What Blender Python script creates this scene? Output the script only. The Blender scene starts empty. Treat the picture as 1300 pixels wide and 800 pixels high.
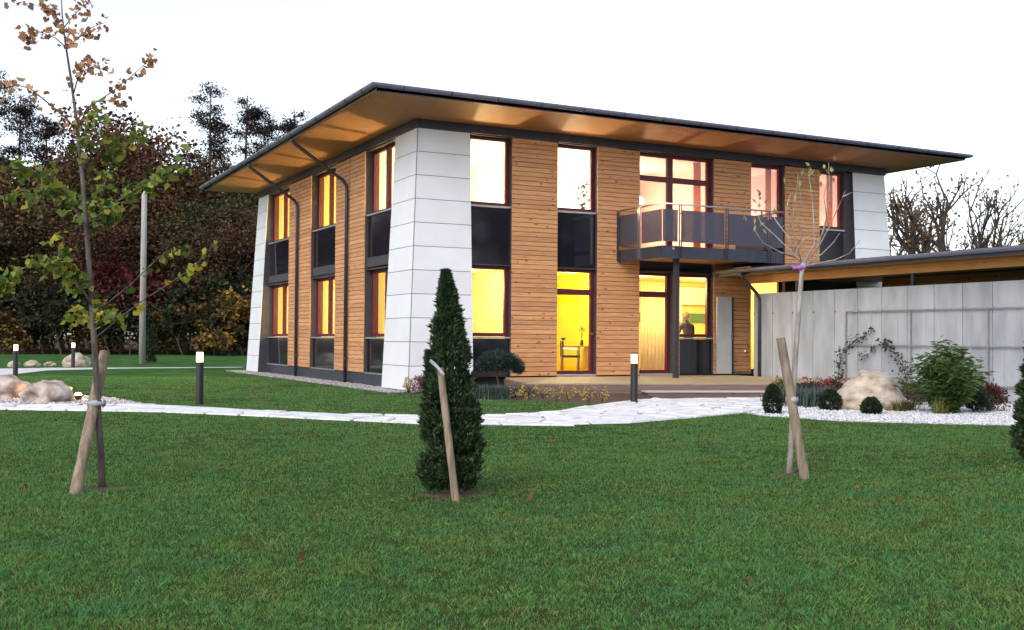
import bpy, bmesh, math, random
import numpy as np
from mathutils import Vector, Matrix
R = math.radians
scene = bpy.context.scene
col = scene.collection
random.seed(7)

# ------------------------------------------------------------------ camera
F_PX, YAW, TILT, ROLL = 1366.5, R(27.276), R(1.249), R(0.3946)
CAM = Vector((-9.6534, -23.6886, 0.9313))
fw = Vector((math.sin(YAW)*math.cos(TILT), math.cos(YAW)*math.cos(TILT), math.sin(TILT)))
r0 = Vector((math.cos(YAW), -math.sin(YAW), 0)); u0 = r0.cross(fw)
rt = math.cos(ROLL)*r0 + math.sin(ROLL)*u0
up = -math.sin(ROLL)*r0 + math.cos(ROLL)*u0
cd = bpy.data.cameras.new('camera'); cam = bpy.data.objects.new('camera', cd); col.objects.link(cam)
cd.sensor_width = 36; cd.lens = 36*F_PX/1300; cd.clip_start = .1; cd.clip_end = 1500
m = Matrix((rt, up, -fw)).transposed().to_4x4(); m.translation = CAM; cam.matrix_world = m
scene.camera = cam
def at(x, y, D):                       # a point of the photograph at depth D metres
    return CAM + D*(fw + rt*((x-650)/F_PX) - up*((y-400)/F_PX))

# ------------------------------------------------------------------ sky, sun, exposure
SUN_EL, SUN_AZ = R(38), R(-127)        # low sun behind thin cloud, off to the left
w = bpy.data.worlds.new('World'); scene.world = w; w.use_nodes = True
nt = w.node_tree; nt.nodes.clear()
out = nt.nodes.new('ShaderNodeOutputWorld'); bg = nt.nodes.new('ShaderNodeBackground')
sky = nt.nodes.new('ShaderNodeTexSky'); sky.sky_type = 'NISHITA'; sky.sun_disc = False
sky.sun_elevation = SUN_EL; sky.sun_rotation = SUN_AZ
sky.air_density = 1.0; sky.dust_density = 1.5; sky.ozone_density = 1.0
hs = nt.nodes.new('ShaderNodeHueSaturation'); hs.inputs['Saturation'].default_value = .48
nt.links.new(sky.outputs[0], hs.inputs['Color']); nt.links.new(hs.outputs[0], bg.inputs[0])
bg.inputs[1].default_value = 0.15
nt.links.new(bg.outputs[0], out.inputs[0])
sd = bpy.data.lights.new('sun', 'SUN'); sd.energy = 0.5; sd.angle = R(35); sd.color = (1, .95, .92)
so = bpy.data.objects.new('sun', sd); col.objects.link(so)
sdir = Vector((math.sin(SUN_AZ)*math.cos(SUN_EL), math.cos(SUN_AZ)*math.cos(SUN_EL), math.sin(SUN_EL)))
so.rotation_euler = sdir.to_track_quat('Z', 'Y').to_euler()
so.location = (-30, -10, 30)
vs = scene.view_settings; vs.view_transform = 'Standard'; vs.look = 'None'; vs.gamma = 1
vs.exposure = 1.0; vs.use_curve_mapping = False
scene.cycles.use_denoising = True
scene.cycles.max_bounces = 8; scene.cycles.transparent_max_bounces = 16
scene.cycles.sample_clamp_indirect = 6

# ------------------------------------------------------------------ materials
def mat(name, c1, rough=.7, c2=None, scale=8, detail=5, stretch=None, bump=0, bscale=None, metallic=0,
        spec=.5, obj_rand=0, island=False, c3=None, trans=0, coords='Object', lo=.35, hi=.65):
    M_ = bpy.data.materials.new(name); M_.use_nodes = True
    n = M_.node_tree; p = n.nodes['Principled BSDF']; L = n.links.new
    p.inputs['Roughness'].default_value = rough; p.inputs['Metallic'].default_value = metallic
    p.inputs['Specular IOR Level'].default_value = spec
    p.inputs['Base Color'].default_value = (*c1, 1)
    if c2 is None: return M_
    tc = n.nodes.new('ShaderNodeTexCoord'); vec = tc.outputs[coords]
    if stretch or obj_rand:
        mp = n.nodes.new('ShaderNodeMapping'); L(vec, mp.inputs[0]); vec = mp.outputs[0]
        if stretch: mp.inputs['Scale'].default_value = stretch
        if obj_rand:
            oi = n.nodes.new('ShaderNodeObjectInfo'); mu = n.nodes.new('ShaderNodeMath'); mu.operation = 'MULTIPLY'
            mu.inputs[1].default_value = 137.0; L(oi.outputs['Random'], mu.inputs[0]); L(mu.outputs[0], mp.inputs['Location'])
    nz = n.nodes.new('ShaderNodeTexNoise'); nz.inputs['Scale'].default_value = scale; nz.inputs['Detail'].default_value = detail
    L(vec, nz.inputs['Vector'])
    rp = n.nodes.new('ShaderNodeValToRGB'); e = rp.color_ramp.elements
    e[0].position = lo; e[1].position = hi; e[0].color = (*c1, 1); e[1].color = (*c2, 1)
    if c3: x = e.new((lo+hi)/2); x.color = (*c3, 1)
    if island:
        ge = n.nodes.new('ShaderNodeNewGeometry'); L(ge.outputs['Random Per Island'], rp.inputs[0])
        e[0].position = 0; e[-1].position = 1
    else: L(nz.outputs[0], rp.inputs[0])
    colr = rp.outputs[0]
    if obj_rand:
        oi2 = n.nodes.new('ShaderNodeObjectInfo'); mr = n.nodes.new('ShaderNodeMapRange')
        mr.inputs[3].default_value = 1-obj_rand; mr.inputs[4].default_value = 1+obj_rand
        L(oi2.outputs['Random'], mr.inputs[0])
        mx = n.nodes.new('ShaderNodeMix'); mx.data_type = 'RGBA'; mx.blend_type = 'MULTIPLY'; mx.inputs[0].default_value = 1
        L(colr, mx.inputs[6]); L(mr.outputs[0], mx.inputs[7]); colr = mx.outputs[2]
    L(colr, p.inputs['Base Color'])
    if bump:
        b = n.nodes.new('ShaderNodeBump'); b.inputs['Strength'].default_value = bump; b.inputs['Distance'].default_value = .02
        nb = n.nodes.new('ShaderNodeTexNoise'); nb.inputs['Scale'].default_value = bscale or scale*3; nb.inputs['Detail'].default_value = 6
        L(vec, nb.inputs['Vector']); L(nb.outputs[0], b.inputs['Height']); L(b.outputs[0], p.inputs['Normal'])
    if trans:
        tr = n.nodes.new('ShaderNodeBsdfTranslucent'); ms = n.nodes.new('ShaderNodeMixShader'); ms.inputs[0].default_value = trans
        L(colr, tr.inputs[0]); L(p.outputs[0], ms.inputs[1]); L(tr.outputs[0], ms.inputs[2])
        L(ms.outputs[0], n.nodes['Material Output'].inputs[0])
    return M_

def wood_mat(name, c1, c2, ck, rand):
    """boards: grain along local X, knots, one tone for each board"""
    M_ = bpy.data.materials.new(name); M_.use_nodes = True
    n = M_.node_tree; p = n.nodes['Principled BSDF']; L = n.links.new
    p.inputs['Roughness'].default_value = .62; p.inputs['Specular IOR Level'].default_value = .3
    tc = n.nodes.new('ShaderNodeTexCoord'); oi = n.nodes.new('ShaderNodeObjectInfo')
    ge = n.nodes.new('ShaderNodeNewGeometry')
    ad = n.nodes.new('ShaderNodeMath'); ad.operation = 'ADD'; L(oi.outputs['Random'], ad.inputs[0]); L(ge.outputs['Random Per Island'], ad.inputs[1])
    mu = n.nodes.new('ShaderNodeMath'); mu.operation = 'MULTIPLY'; mu.inputs[1].default_value = 91.7; L(ad.outputs[0], mu.inputs[0])
    mp = n.nodes.new('ShaderNodeMapping'); L(tc.outputs['Object'], mp.inputs[0]); L(mu.outputs[0], mp.inputs['Location'])
    mp.inputs['Scale'].default_value = (1.6, 22, 22)
    nz = n.nodes.new('ShaderNodeTexNoise'); nz.inputs['Scale'].default_value = 1.5; nz.inputs['Detail'].default_value = 6; L(mp.outputs[0], nz.inputs['Vector'])
    rp = n.nodes.new('ShaderNodeValToRGB'); e = rp.color_ramp.elements
    e[0].position = .3; e[0].color = (*c1, 1); e[1].position = .72; e[1].color = (*c2, 1); L(nz.outputs[0], rp.inputs[0])
    mk = n.nodes.new('ShaderNodeMapping'); L(tc.outputs['Object'], mk.inputs[0]); L(mu.outputs[0], mk.inputs['Location']); mk.inputs['Scale'].default_value = (3.2, 7, 7)
    vo = n.nodes.new('ShaderNodeTexVoronoi'); vo.inputs['Scale'].default_value = 1.0; L(mk.outputs[0], vo.inputs['Vector'])
    kr = n.nodes.new('ShaderNodeMapRange'); kr.inputs[1].default_value = .09; kr.inputs[2].default_value = .17; kr.inputs[3].default_value = 1; kr.inputs[4].default_value = 0
    L(vo.outputs['Distance'], kr.inputs[0])
    mx = n.nodes.new('ShaderNodeMix'); mx.data_type = 'RGBA'; L(kr.outputs[0], mx.inputs[0]); L(rp.outputs[0], mx.inputs[6]); mx.inputs[7].default_value = (*ck, 1)
    fr = n.nodes.new('ShaderNodeMath'); fr.operation = 'FRACT'; L(ad.outputs[0], fr.inputs[0])
    mr = n.nodes.new('ShaderNodeMapRange'); mr.inputs[3].default_value = 1-rand; mr.inputs[4].default_value = 1+rand; L(fr.outputs[0], mr.inputs[0])
    m2 = n.nodes.new('ShaderNodeMix'); m2.data_type = 'RGBA'; m2.blend_type = 'MULTIPLY'; m2.inputs[0].default_value = 1
    L(mx.outputs[2], m2.inputs[6]); L(mr.outputs[0], m2.inputs[7]); L(m2.outputs[2], p.inputs['Base Color'])
    b = n.nodes.new('ShaderNodeBump'); b.inputs['Strength'].default_value = .25; b.inputs['Distance'].default_value = .01
    L(nz.outputs[0], b.inputs['Height']); L(b.outputs[0], p.inputs['Normal'])
    return M_

def glass_mat(name, tint=(1, 1, 1), ior=1.45):
    M_ = bpy.data.materials.new(name); M_.use_nodes = True
    n = M_.node_tree; n.nodes.clear(); L = n.links.new
    o = n.nodes.new('ShaderNodeOutputMaterial'); t = n.nodes.new('ShaderNodeBsdfTransparent'); g = n.nodes.new('ShaderNodeBsdfGlossy')
    t.inputs[0].default_value = (*tint, 1); g.inputs['Roughness'].default_value = .01
    lw = n.nodes.new('ShaderNodeLayerWeight'); lw.inputs[0].default_value = .5
    pw = n.nodes.new('ShaderNodeMath'); pw.operation = 'POWER'; pw.inputs[1].default_value = 5; L(lw.outputs['Facing'], pw.inputs[0])
    f = n.nodes.new('ShaderNodeMapRange'); f.inputs[3].default_value = .05; f.inputs[4].default_value = 1; L(pw.outputs[0], f.inputs[0])
    ms = n.nodes.new('ShaderNodeMixShader'); L(f.outputs[0], ms.inputs[0]); L(t.outputs[0], ms.inputs[1]); L(g.outputs[0], ms.inputs[2]); L(ms.outputs[0], o.inputs[0])
    return M_

def emit_mat(name, c, s):
    M_ = bpy.data.materials.new(name); M_.use_nodes = True
    p = M_.node_tree.nodes['Principled BSDF']; p.inputs['Base Color'].default_value = (.8, .8, .8, 1)
    p.inputs['Emission Color'].default_value = (*c, 1); p.inputs['Emission Strength'].default_value = s
    return M_

LARCH = wood_mat('larch_cladding', (.475, .217, .094), (.655, .350, .171), (.17, .058, .029), .13)
SOFFIT = wood_mat('soffit_boards', (.36, .175, .060), (.46, .24, .095), (.32, .15, .05), .05)
BEAMW = wood_mat('glulam_beam', (.55, .27, .09), (.66, .36, .14), (.45, .2, .07), .05)
DECKW = wood_mat('deck_boards', (.36, .27, .16), (.46, .36, .22), (.25, .17, .10), .12)
STEPW = wood_mat('deck_fascia_wood', (.15, .095, .085), (.21, .14, .12), (.09, .055, .05), .12)
DARKW = wood_mat('dark_shed_wood', (.17, .085, .04), (.25, .13, .065), (.08, .04, .02), .15)
WHITEP = mat('white_facade_panel', (.72, .73, .76), .35, (.77, .78, .81), scale=1.5, obj_rand=.03)
ANTH = mat('anthracite_metal', (.040, .044, .062), .38, (.055, .06, .08), scale=4, metallic=.3)
ANTHD = mat('dark_cheek_metal', (.035, .036, .045), .5, (.05, .05, .06), scale=5)
ROOFM = mat('roof_metal', (.13, .135, .19), .42, (.16, .17, .23), scale=3, metallic=.1)
SPAN = mat('black_glass_panel', (.010, .010, .016), .06, (.014, .013, .022), scale=2, spec=.7)
MAROON = mat('maroon_window_frame', (.085, .006, .014), .38, (.11, .009, .02), scale=6)
SILL = mat('aluminium_sill', (.42, .43, .46), .35, (.5, .51, .54), scale=9, metallic=.6)
STEEL = mat('brushed_steel', (.6, .6, .62), .28, (.68, .68, .7), scale=30, metallic=1)
GLASS = glass_mat('window_glass')
CONC = mat('concrete', (.26, .275, .30), .88, (.42, .435, .46), scale=1.6, detail=9, stretch=(1.6, 1.6, .45), bump=.25, bscale=30, obj_rand=.05, lo=.3, hi=.72, coords='Object')
CORE = mat('wall_core', (.05, .05, .055), .9)
def plaster(n, c): return mat(n, c, .85)
WIRE = mat('galvanised_wire', (.28, .29, .29), .45, (.36, .37, .37), scale=20, metallic=.7)
STONE = mat('pale_flagstone', (.60, .595, .61), .85, (.80, .79, .81), scale=5, detail=8, bump=.3, bscale=40, obj_rand=.07)
SAND = mat('joint_sand', (.05, .045, .04), .95, (.30, .28, .26), scale=14)
WGRAV = mat('white_gravel', (.45, .45, .47), .85, (.74, .74, .76), island=True)
GGRAV = mat('grey_gravel', (.20, .19, .19), .9, (.48, .45, .45), island=True)
SOIL = mat('mulch_soil', (.045, .028, .018), .95, (.12, .07, .045), scale=30, detail=8, bump=.8, bscale=60)
ROCK = mat('limestone_rock', (.18, .145, .12), .95, (.58, .50, .45), scale=3.2, detail=12, bump=1.0, bscale=9, c3=(.42, .35, .31), spec=.2)
BOULD = mat('pale_boulder', (.17, .115, .065), .95, (.52, .46, .39), scale=2.2, detail=12, bump=1.0, bscale=7, c3=(.40, .33, .25), stretch=(1, 1, 2.4), lo=.3, hi=.62, spec=.2)
BARK = mat('young_bark', (.055, .045, .038), .9, (.14, .115, .10), scale=18, stretch=(1, 1, .25), bump=.5)
BARKP = mat('pale_grey_bark', (.22, .19, .17), .85, (.42, .37, .35), scale=20, stretch=(1, 1, .3), bump=.4)
BARKD = mat('dark_bark', (.035, .026, .022), .95, (.08, .055, .045), scale=6)
STAKEW = mat('stake_wood', (.16, .12, .085), .9, (.33, .25, .175), scale=9, stretch=(3, 3, .35), bump=.4, bscale=40)
POLEW = mat('weathered_pole_wood', (.30, .29, .28), .9, (.42, .40, .38), scale=4, stretch=(3, 3, .2))
POSTB = mat('bollard_black', (.012, .012, .015), .4, (.018, .018, .02), scale=10)
LAMP = emit_mat('bollard_glow', (1, .56, .22), 2.6)
SPOTG = emit_mat('spot_glow', (1, .62, .25), 30)

# ------------------------------------------------------------------ mesh helpers
class MB:
    def __init__(s): s.v = []; s.f = []
    def box(s, x0, x1, y0, y1, z0, z1):
        b = len(s.v); s.v += [(x0,y0,z0),(x1,y0,z0),(x1,y1,z0),(x0,y1,z0),(x0,y0,z1),(x1,y0,z1),(x1,y1,z1),(x0,y1,z1)]
        s.f += [tuple(b+i for i in q) for q in ((0,3,2,1),(4,5,6,7),(0,1,5,4),(1,2,6,5),(2,3,7,6),(3,0,4,7))]; return s
    def hexa(s, lo, hi):                # two quads (same winding, ccw from above) -> solid
        b = len(s.v); s.v += [tuple(q) for q in lo] + [tuple(q) for q in hi]; n = len(lo)
        s.f.append(tuple(b+i for i in reversed(range(n)))); s.f.append(tuple(b+n+i for i in range(n)))
        for i in range(n): j = (i+1) % n; s.f.append((b+i, b+j, b+n+j, b+n+i))
        return s
    def prism(s, poly, z0, z1): return s.hexa([(x, y, z0) for x, y in poly], [(x, y, z1) for x, y in poly])
    def tube(s, pts, rad, n=8, cap=True):
        pts = [Vector(p) for p in pts]
        if not hasattr(rad, '__len__'): rad = [rad]*len(pts)
        b = len(s.v); t0 = None; x = None
        for i, p in enumerate(pts):
            t = (pts[min(i+1, len(pts)-1)] - pts[max(i-1, 0)])
            if t.length < 1e-9: t = Vector((0, 0, 1))
            t.normalize()
            if x is None: x = t.orthogonal().normalized()
            else:
                x = x - t*x.dot(t)
                x = x.normalized() if x.length > 1e-6 else t.orthogonal().normalized()
            y = t.cross(x)
            for k in range(n):
                a = 2*math.pi*k/n; s.v.append(tuple(p + rad[i]*(math.cos(a)*x + math.sin(a)*y)))
        for i in range(len(pts)-1):
            for k in range(n):
                q = (k+1) % n; s.f.append((b+i*n+k, b+i*n+q, b+(i+1)*n+q, b+(i+1)*n+k))
        if cap:
            s.f.append(tuple(b+k for k in reversed(range(n)))); e = b+(len(pts)-1)*n; s.f.append(tuple(e+k for k in range(n)))
        return s
    def lathe(s, prof, n=20, c=(0, 0, 0)):
        b = len(s.v)
        for r, z in prof:
            for k in range(n): a = 2*math.pi*k/n; s.v.append((c[0]+r*math.cos(a), c[1]+r*math.sin(a), c[2]+z))
        for i in range(len(prof)-1):
            for k in range(n): q = (k+1) % n; s.f.append((b+i*n+k, b+i*n+q, b+(i+1)*n+q, b+(i+1)*n+k))
        s.f.append(tuple(b+k for k in reversed(range(n)))); e = b+(len(prof)-1)*n; s.f.append(tuple(e+k for k in range(n)))
        return s
    def map(s, fn, flip=False):
        s.v = [fn(*p) for p in s.v]
        if flip: s.f = [tuple(reversed(q)) for q in s.f]
        return s
    def mesh(s, name, m=None, smooth=False):
        me = bpy.data.meshes.new(name); me.from_pydata(s.v, [], s.f); me.update()
        if m: me.materials.append(m)
        if smooth: me.polygons.foreach_set('use_smooth', [True]*len(me.polygons))
        return me
    def build(s, name, m, parent=None, smooth=False, loc=None):
        o = bpy.data.objects.new(name, s.mesh(name, m, smooth)); col.objects.link(o)
        if parent: o.parent = parent
        if loc: o.location = loc
        return o
def bevel(o, wd=.01, seg=2):
    b = o.modifiers.new('bevel', 'BEVEL'); b.width = wd; b.segments = seg; b.limit_method = 'ANGLE'; return o
def np_obj(name, V, Fq, m, parent=None, loc=None, smooth=False):
    me = bpy.data.meshes.new(name); k = Fq.shape[1]
    me.vertices.add(len(V)); me.vertices.foreach_set('co', np.ascontiguousarray(V, np.float32).ravel())
    me.loops.add(Fq.size); me.loops.foreach_set('vertex_index', np.ascontiguousarray(Fq, np.int32).ravel())
    me.polygons.add(len(Fq)); me.polygons.foreach_set('loop_start', np.arange(0, Fq.size, k, dtype=np.int32))
    me.update(calc_edges=True); me.validate()
    if m: me.materials.append(m)
    if smooth: me.polygons.foreach_set('use_smooth', [True]*len(me.polygons))
    o = bpy.data.objects.new(name, me); col.objects.link(o)
    if parent: o.parent = parent
    if loc: o.location = loc
    return o
def tag(o, label=None, cat=None, group=None, kind=None):
    if label: o['label'] = label
    if cat: o['category'] = cat
    if group: o['group'] = group
    if kind: o['kind'] = kind
    return o
def thing(name, label, cat, loc=(0, 0, 0), group=None, rz=0):
    o = bpy.data.objects.new(name, None); col.objects.link(o); o.location = loc; o.rotation_euler = (0, 0, rz)
    o.empty_display_size = .2
    return tag(o, label, cat, group)
def dup(root, loc=None, rz=None, label=None, scale=None):
    r = root.copy(); col.objects.link(r)
    if loc is not None: r.location = loc
    if rz is not None: r.rotation_euler = (0, 0, rz)
    if scale is not None: r.scale = scale
    if label: r['label'] = label
    for ch in list(root.children):
        c = ch.copy(); col.objects.link(c); c.parent = r
        for g in list(ch.children):
            d = g.copy(); col.objects.link(d); d.parent = c
    return r
def leaves(P, size, rng, aspect=.6, nrm=None, jitter=1.0, dirs=None):
    """diamond leaves at P; dirs = the way each leaf points"""
    P = np.asarray(P, float); N = len(P); size = np.broadcast_to(np.asarray(size, float), (N,))
    d = rng.normal(size=(N, 3)) if dirs is None else np.asarray(dirs, float) + rng.normal(size=(N, 3))*jitter*.5
    d /= np.linalg.norm(d, axis=1, keepdims=True)+1e-9
    q = rng.normal(size=(N, 3)); s = np.cross(d, q); s /= np.linalg.norm(s, axis=1, keepdims=True)+1e-9
    nn = np.cross(d, s)
    L = size[:, None]; W = L*aspect*.5
    V = np.stack([P, P+d*L*.5+s*W+nn*L*.08, P+d*L, P+d*L*.5-s*W+nn*L*.08], 1).reshape(-1, 3)
    return V, np.arange(4*N).reshape(N, 4)
def ball(rng, n, c, rad, shell=.5):
    d = rng.normal(size=(n, 3)); d /= np.linalg.norm(d, axis=1, keepdims=True)
    return np.asarray(c) + d*np.asarray(rad)*(shell+(1-shell)*rng.random((n, 1))**.6), d
def rock_mesh(seed, rx, ry, rz, sub=4, amp=.25, flat=0, sharp=1.0, ridged=0):
    from mathutils import noise
    bm = bmesh.new(); bmesh.ops.create_icosphere(bm, subdivisions=sub, radius=1)
    o = Vector((seed*3.1, seed*7.7, seed*1.3))
    for v in bm.verts:
        p = v.co.copy(); k = 1
        k += amp*noise.noise(p*1.1+o)*1.4 + amp*.5*noise.noise(p*2.6+o) + amp*.3*noise.noise(p*6+o) + amp*.12*noise.noise(p*14+o)
        if ridged: k -= ridged*abs(noise.noise(p*1.7+o*1.3))
        q = p*k
        v.co = Vector((q.x*rx, q.y*ry, q.z*rz))
        if v.co.z < -rz*.35: v.co.z = -rz*.35
    me = bpy.data.meshes.new('rock'); bm.to_mesh(me); bm.free()
    me.polygons.foreach_set('use_smooth', [True]*len(me.polygons)); return me
def inside(px, py, poly):
    """vectorised point in polygon"""
    c = np.zeros(len(px), bool); n = len(poly)
    for i in range(n):
        x1, y1 = poly[i]; x2, y2 = poly[(i+1) % n]
        if y1 == y2: continue
        k = ((y1 > py) != (y2 > py)) & (px < (x2-x1)*(py-y1)/(y2-y1)+x1); c ^= k
    return c

GZ = -.35                                  # ground level
#STRUCTURE
# ================================================================== GROUND
NEAR = [(-13,-2.0),(-8.98,-3.35),(-6.65,-4.95),(-5.6,-6.2),(-4.69,-7.43),(-3.58,-8.88),(-2.09,-9.8),(-.55,-9.96),(1.06,-9.4),(2.6,-8.8),(4.6,-7.6),(7.4,-6.2)]
FAR = [(-13,0.0),(-8.88,-1.95),(-6.5,-2.95),(-5.2,-4.95),(-4.2,-6.35),(-2.97,-7.4),(-1.58,-7.77),(-.47,-7.39),(.6,-6.6),(1.4,-6.0),(3.3,-4.75),(6.85,-5.3)]
PATH = NEAR + FAR[::-1]
RBED = [(-11.5,1.6),(-9.2,2.4),(-7.5,1.4),(-6.8,-.4),(-6.5,-2.8),(-8.88,-1.85),(-11.5,-.6)]
DECK = [(2.36,.05),(1.3,-3.15),(6.9,-5.05),(9.33,-5.05),(9.33,.05)]
BED = [(2.2,-.1),(-.05,-.45),(-.1,-.95),(.45,-3.6),(.95,-4.7),(1.55,-5.75),(2.4,-5.6),(3.5,-4.7),(3.9,-4.1),(1.32,-3.1)]
GRAVEL = [(2.62,-8.85),(2.42,-9.5),(2.85,-11.0),(4.5,-12.5),(7,-14.2),(9.3,-15.2),(9.3,-5.1),(7.4,-6.1),(4.6,-7.6)]
FARPATH = [(-16,10.5),(-8.4,13.8),(-6.7,19.0),(-4,20.7),(1,21.2),(1,21.9),(-4,22.0),(-6.4,22.4),(-8.2,21.6),(-16,19)]
STRIP = [(-.85,-.55),(-.02,-.55),(-.02,16.2),(-.85,16.2)]
HOUSE = [(-.05,-.05),(15.3,-.05),(15.3,15.3),(-.05,15.3)]

def ground_mat():
    M_ = mat('lawn_ground', (.034, .085, .024), .95, (.075, .150, .050), scale=1.2, detail=9, bump=.6, bscale=40, c3=(.050, .112, .034), spec=0)
    n = M_.node_tree; p = n.nodes['Principled BSDF']; L = n.links.new
    src = p.inputs['Base Color'].links[0].from_socket
    ge = n.nodes.new('ShaderNodeNewGeometry'); sx = n.nodes.new('ShaderNodeSeparateXYZ'); L(ge.outputs['Position'], sx.inputs[0])
    mr = n.nodes.new('ShaderNodeMapRange'); mr.inputs[1].default_value = 55; mr.inputs[2].default_value = 64; L(sx.outputs['Y'], mr.inputs[0])
    nz = n.nodes.new('ShaderNodeTexNoise'); nz.inputs['Scale'].default_value = .8
    rp = n.nodes.new('ShaderNodeValToRGB'); rp.color_ramp.elements[0].color = (.05, .035, .025, 1); rp.color_ramp.elements[1].color = (.16, .11, .07, 1); L(nz.outputs[0], rp.inputs[0])
    so2 = n.nodes.new('ShaderNodeMapRange'); so2.inputs[1].default_value = 4; so2.inputs[2].default_value = 11; L(sx.outputs['Y'], so2.inputs[0])   # earth shows between the blades of the near lawn
    ns = n.nodes.new('ShaderNodeTexNoise'); ns.inputs['Scale'].default_value = 25; rs = n.nodes.new('ShaderNodeValToRGB'); rs.color_ramp.elements[0].color = (.022, .030, .011, 1); rs.color_ramp.elements[1].color = (.06, .085, .028, 1); L(ns.outputs[0], rs.inputs[0])
    m0 = n.nodes.new('ShaderNodeMix'); m0.data_type = 'RGBA'; L(so2.outputs[0], m0.inputs[0]); L(rs.outputs[0], m0.inputs[6]); L(src, m0.inputs[7]); src = m0.outputs[2]
    mx = n.nodes.new('ShaderNodeMix'); mx.data_type = 'RGBA'; L(mr.outputs[0], mx.inputs[0]); L(src, mx.inputs[6]); L(rp.outputs[0], mx.inputs[7]); L(mx.outputs[2], p.inputs['Base Color'])
    return M_
g = MB(); g.v = [(-400,-300,GZ),(500,-300,GZ),(500,500,GZ),(-400,500,GZ)]; g.f = [(0,1,2,3)]
tag(g.build('ground', ground_mat()), 'green lawn ground running to the wood', kind='structure')
def sheet(name, poly, z, m, label):
    s = MB(); s.v = [(x, y, z) for x, y in poly]; s.f = [tuple(range(len(poly)))]
    bm = bmesh.new(); bm.from_mesh(s.mesh(name)); bmesh.ops.triangulate(bm, faces=bm.faces[:])
    me = bpy.data.meshes.new(name); bm.to_mesh(me); bm.free(); me.materials.append(m)
    o = bpy.data.objects.new(name, me); col.objects.link(o)
    return tag(o, label, kind='structure')
path = sheet('path', PATH, GZ+.004, SAND, 'pale crazy paved garden path curving to the deck')
sheet('far_path', FARPATH, GZ+.004, mat('pale_path', (.5,.49,.48), .9, (.68,.67,.66), scale=4), 'pale path beyond the lawn at the left')
bd = sheet('mulch_bed', BED, GZ+.005, SOIL, 'dark mulch bed in front of the deck')
for v_, dz_ in zip(bd.data.vertices, (.1, .1, .02, .0, .0, .0, .0, .03, .09, .1)): v_.co.z += dz_
sheet('gravel_bed', GRAVEL, GZ+.004, mat('white_gravel_base', (.45,.45,.46), .9, (.75,.75,.77), scale=30), 'white gravel bed beside the concrete wall')
sheet('rock_bed', RBED, GZ+.005, mat('grey_gravel_base', (.2,.19,.19), .9, (.42,.4,.4), scale=30), 'gravel bed under the rocks')
sheet('gravel_strip', STRIP, GZ+.006, mat('strip_gravel_base', (.16,.15,.15), .9, (.32,.3,.3), scale=30), 'grey gravel strip along the left facade')

# crazy paving: Voronoi cells clipped to the strip of the path
def clip(poly, a, b, c):                  # keep a*x+b*y <= c
    res = []
    for i in range(len(poly)):
        p, q = poly[i], poly[(i+1) % len(poly)]
        dp, dq = a*p[0]+b*p[1]-c, a*q[0]+b*q[1]-c
        if dp <= 0: res.append(p)
        if dp*dq < 0: t = dp/(dp-dq); res.append((p[0]+t*(q[0]-p[0]), p[1]+t*(q[1]-p[1])))
    return res
rng = np.random.default_rng(3)
seeds = []
for i in range(len(NEAR)-1):
    quad = [NEAR[i], NEAR[i+1], FAR[i+1], FAR[i]]
    if quad[1][0] < -9.5: continue
    tries = 0
    while tries < 260:
        tries += 1
        u, v = rng.random(2)
        a = np.array(quad[0])*(1-u)+np.array(quad[1])*u; b = np.array(quad[3])*(1-u)+np.array(quad[2])*u
        p = a*(1-v)+b*v
        if all((p[0]-s[0])**2+(p[1]-s[1])**2 > (.40+.14*rng.random())**2 for s, _ in seeds): seeds.append((p, i))
stone_n = 0
for k, (p, i) in enumerate(seeds):
    cell = [(p[0]-.6,p[1]-.6),(p[0]+.6,p[1]-.6),(p[0]+.6,p[1]+.6),(p[0]-.6,p[1]+.6)]
    for q, j in seeds:
        d = q-p; dd = d@d
        if dd < 1e-9 or dd > 2.2: continue
        ln = math.sqrt(dd); mid = (p+q)/2 - d/ln*(.014+.018*rng.random())
        cell = clip(cell, d[0], d[1], d@mid)
        if len(cell) < 3: break
    for e0, e1, sgn in ((NEAR[i], NEAR[i+1], 1), (FAR[i], FAR[i+1], -1)):
        ex, ey = e1[0]-e0[0], e1[1]-e0[1]; a, b = ey*sgn, -ex*sgn
        if len(cell) >= 3: cell = clip(cell, a, b, a*e0[0]+b*e0[1])
    if len(cell) < 3: continue
    ar = abs(sum(cell[t][0]*cell[(t+1)%len(cell)][1]-cell[(t+1)%len(cell)][0]*cell[t][1] for t in range(len(cell))))/2
    if ar < .02: continue
    c = np.mean(cell, 0); loc = (c[0], c[1], GZ+.005)
    h = .022+.012*rng.random(); tl = rng.normal(size=2)*.012
    s = MB(); lo = [(x-c[0], y-c[1], 0) for x, y in cell]
    hi = [((x-c[0])*.965, (y-c[1])*.965, h+tl[0]*(x-c[0])+tl[1]*(y-c[1])) for x, y in cell]
    o = s.hexa(lo, hi).build('paving_stone', STONE, path, loc=loc); stone_n += 1

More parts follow.
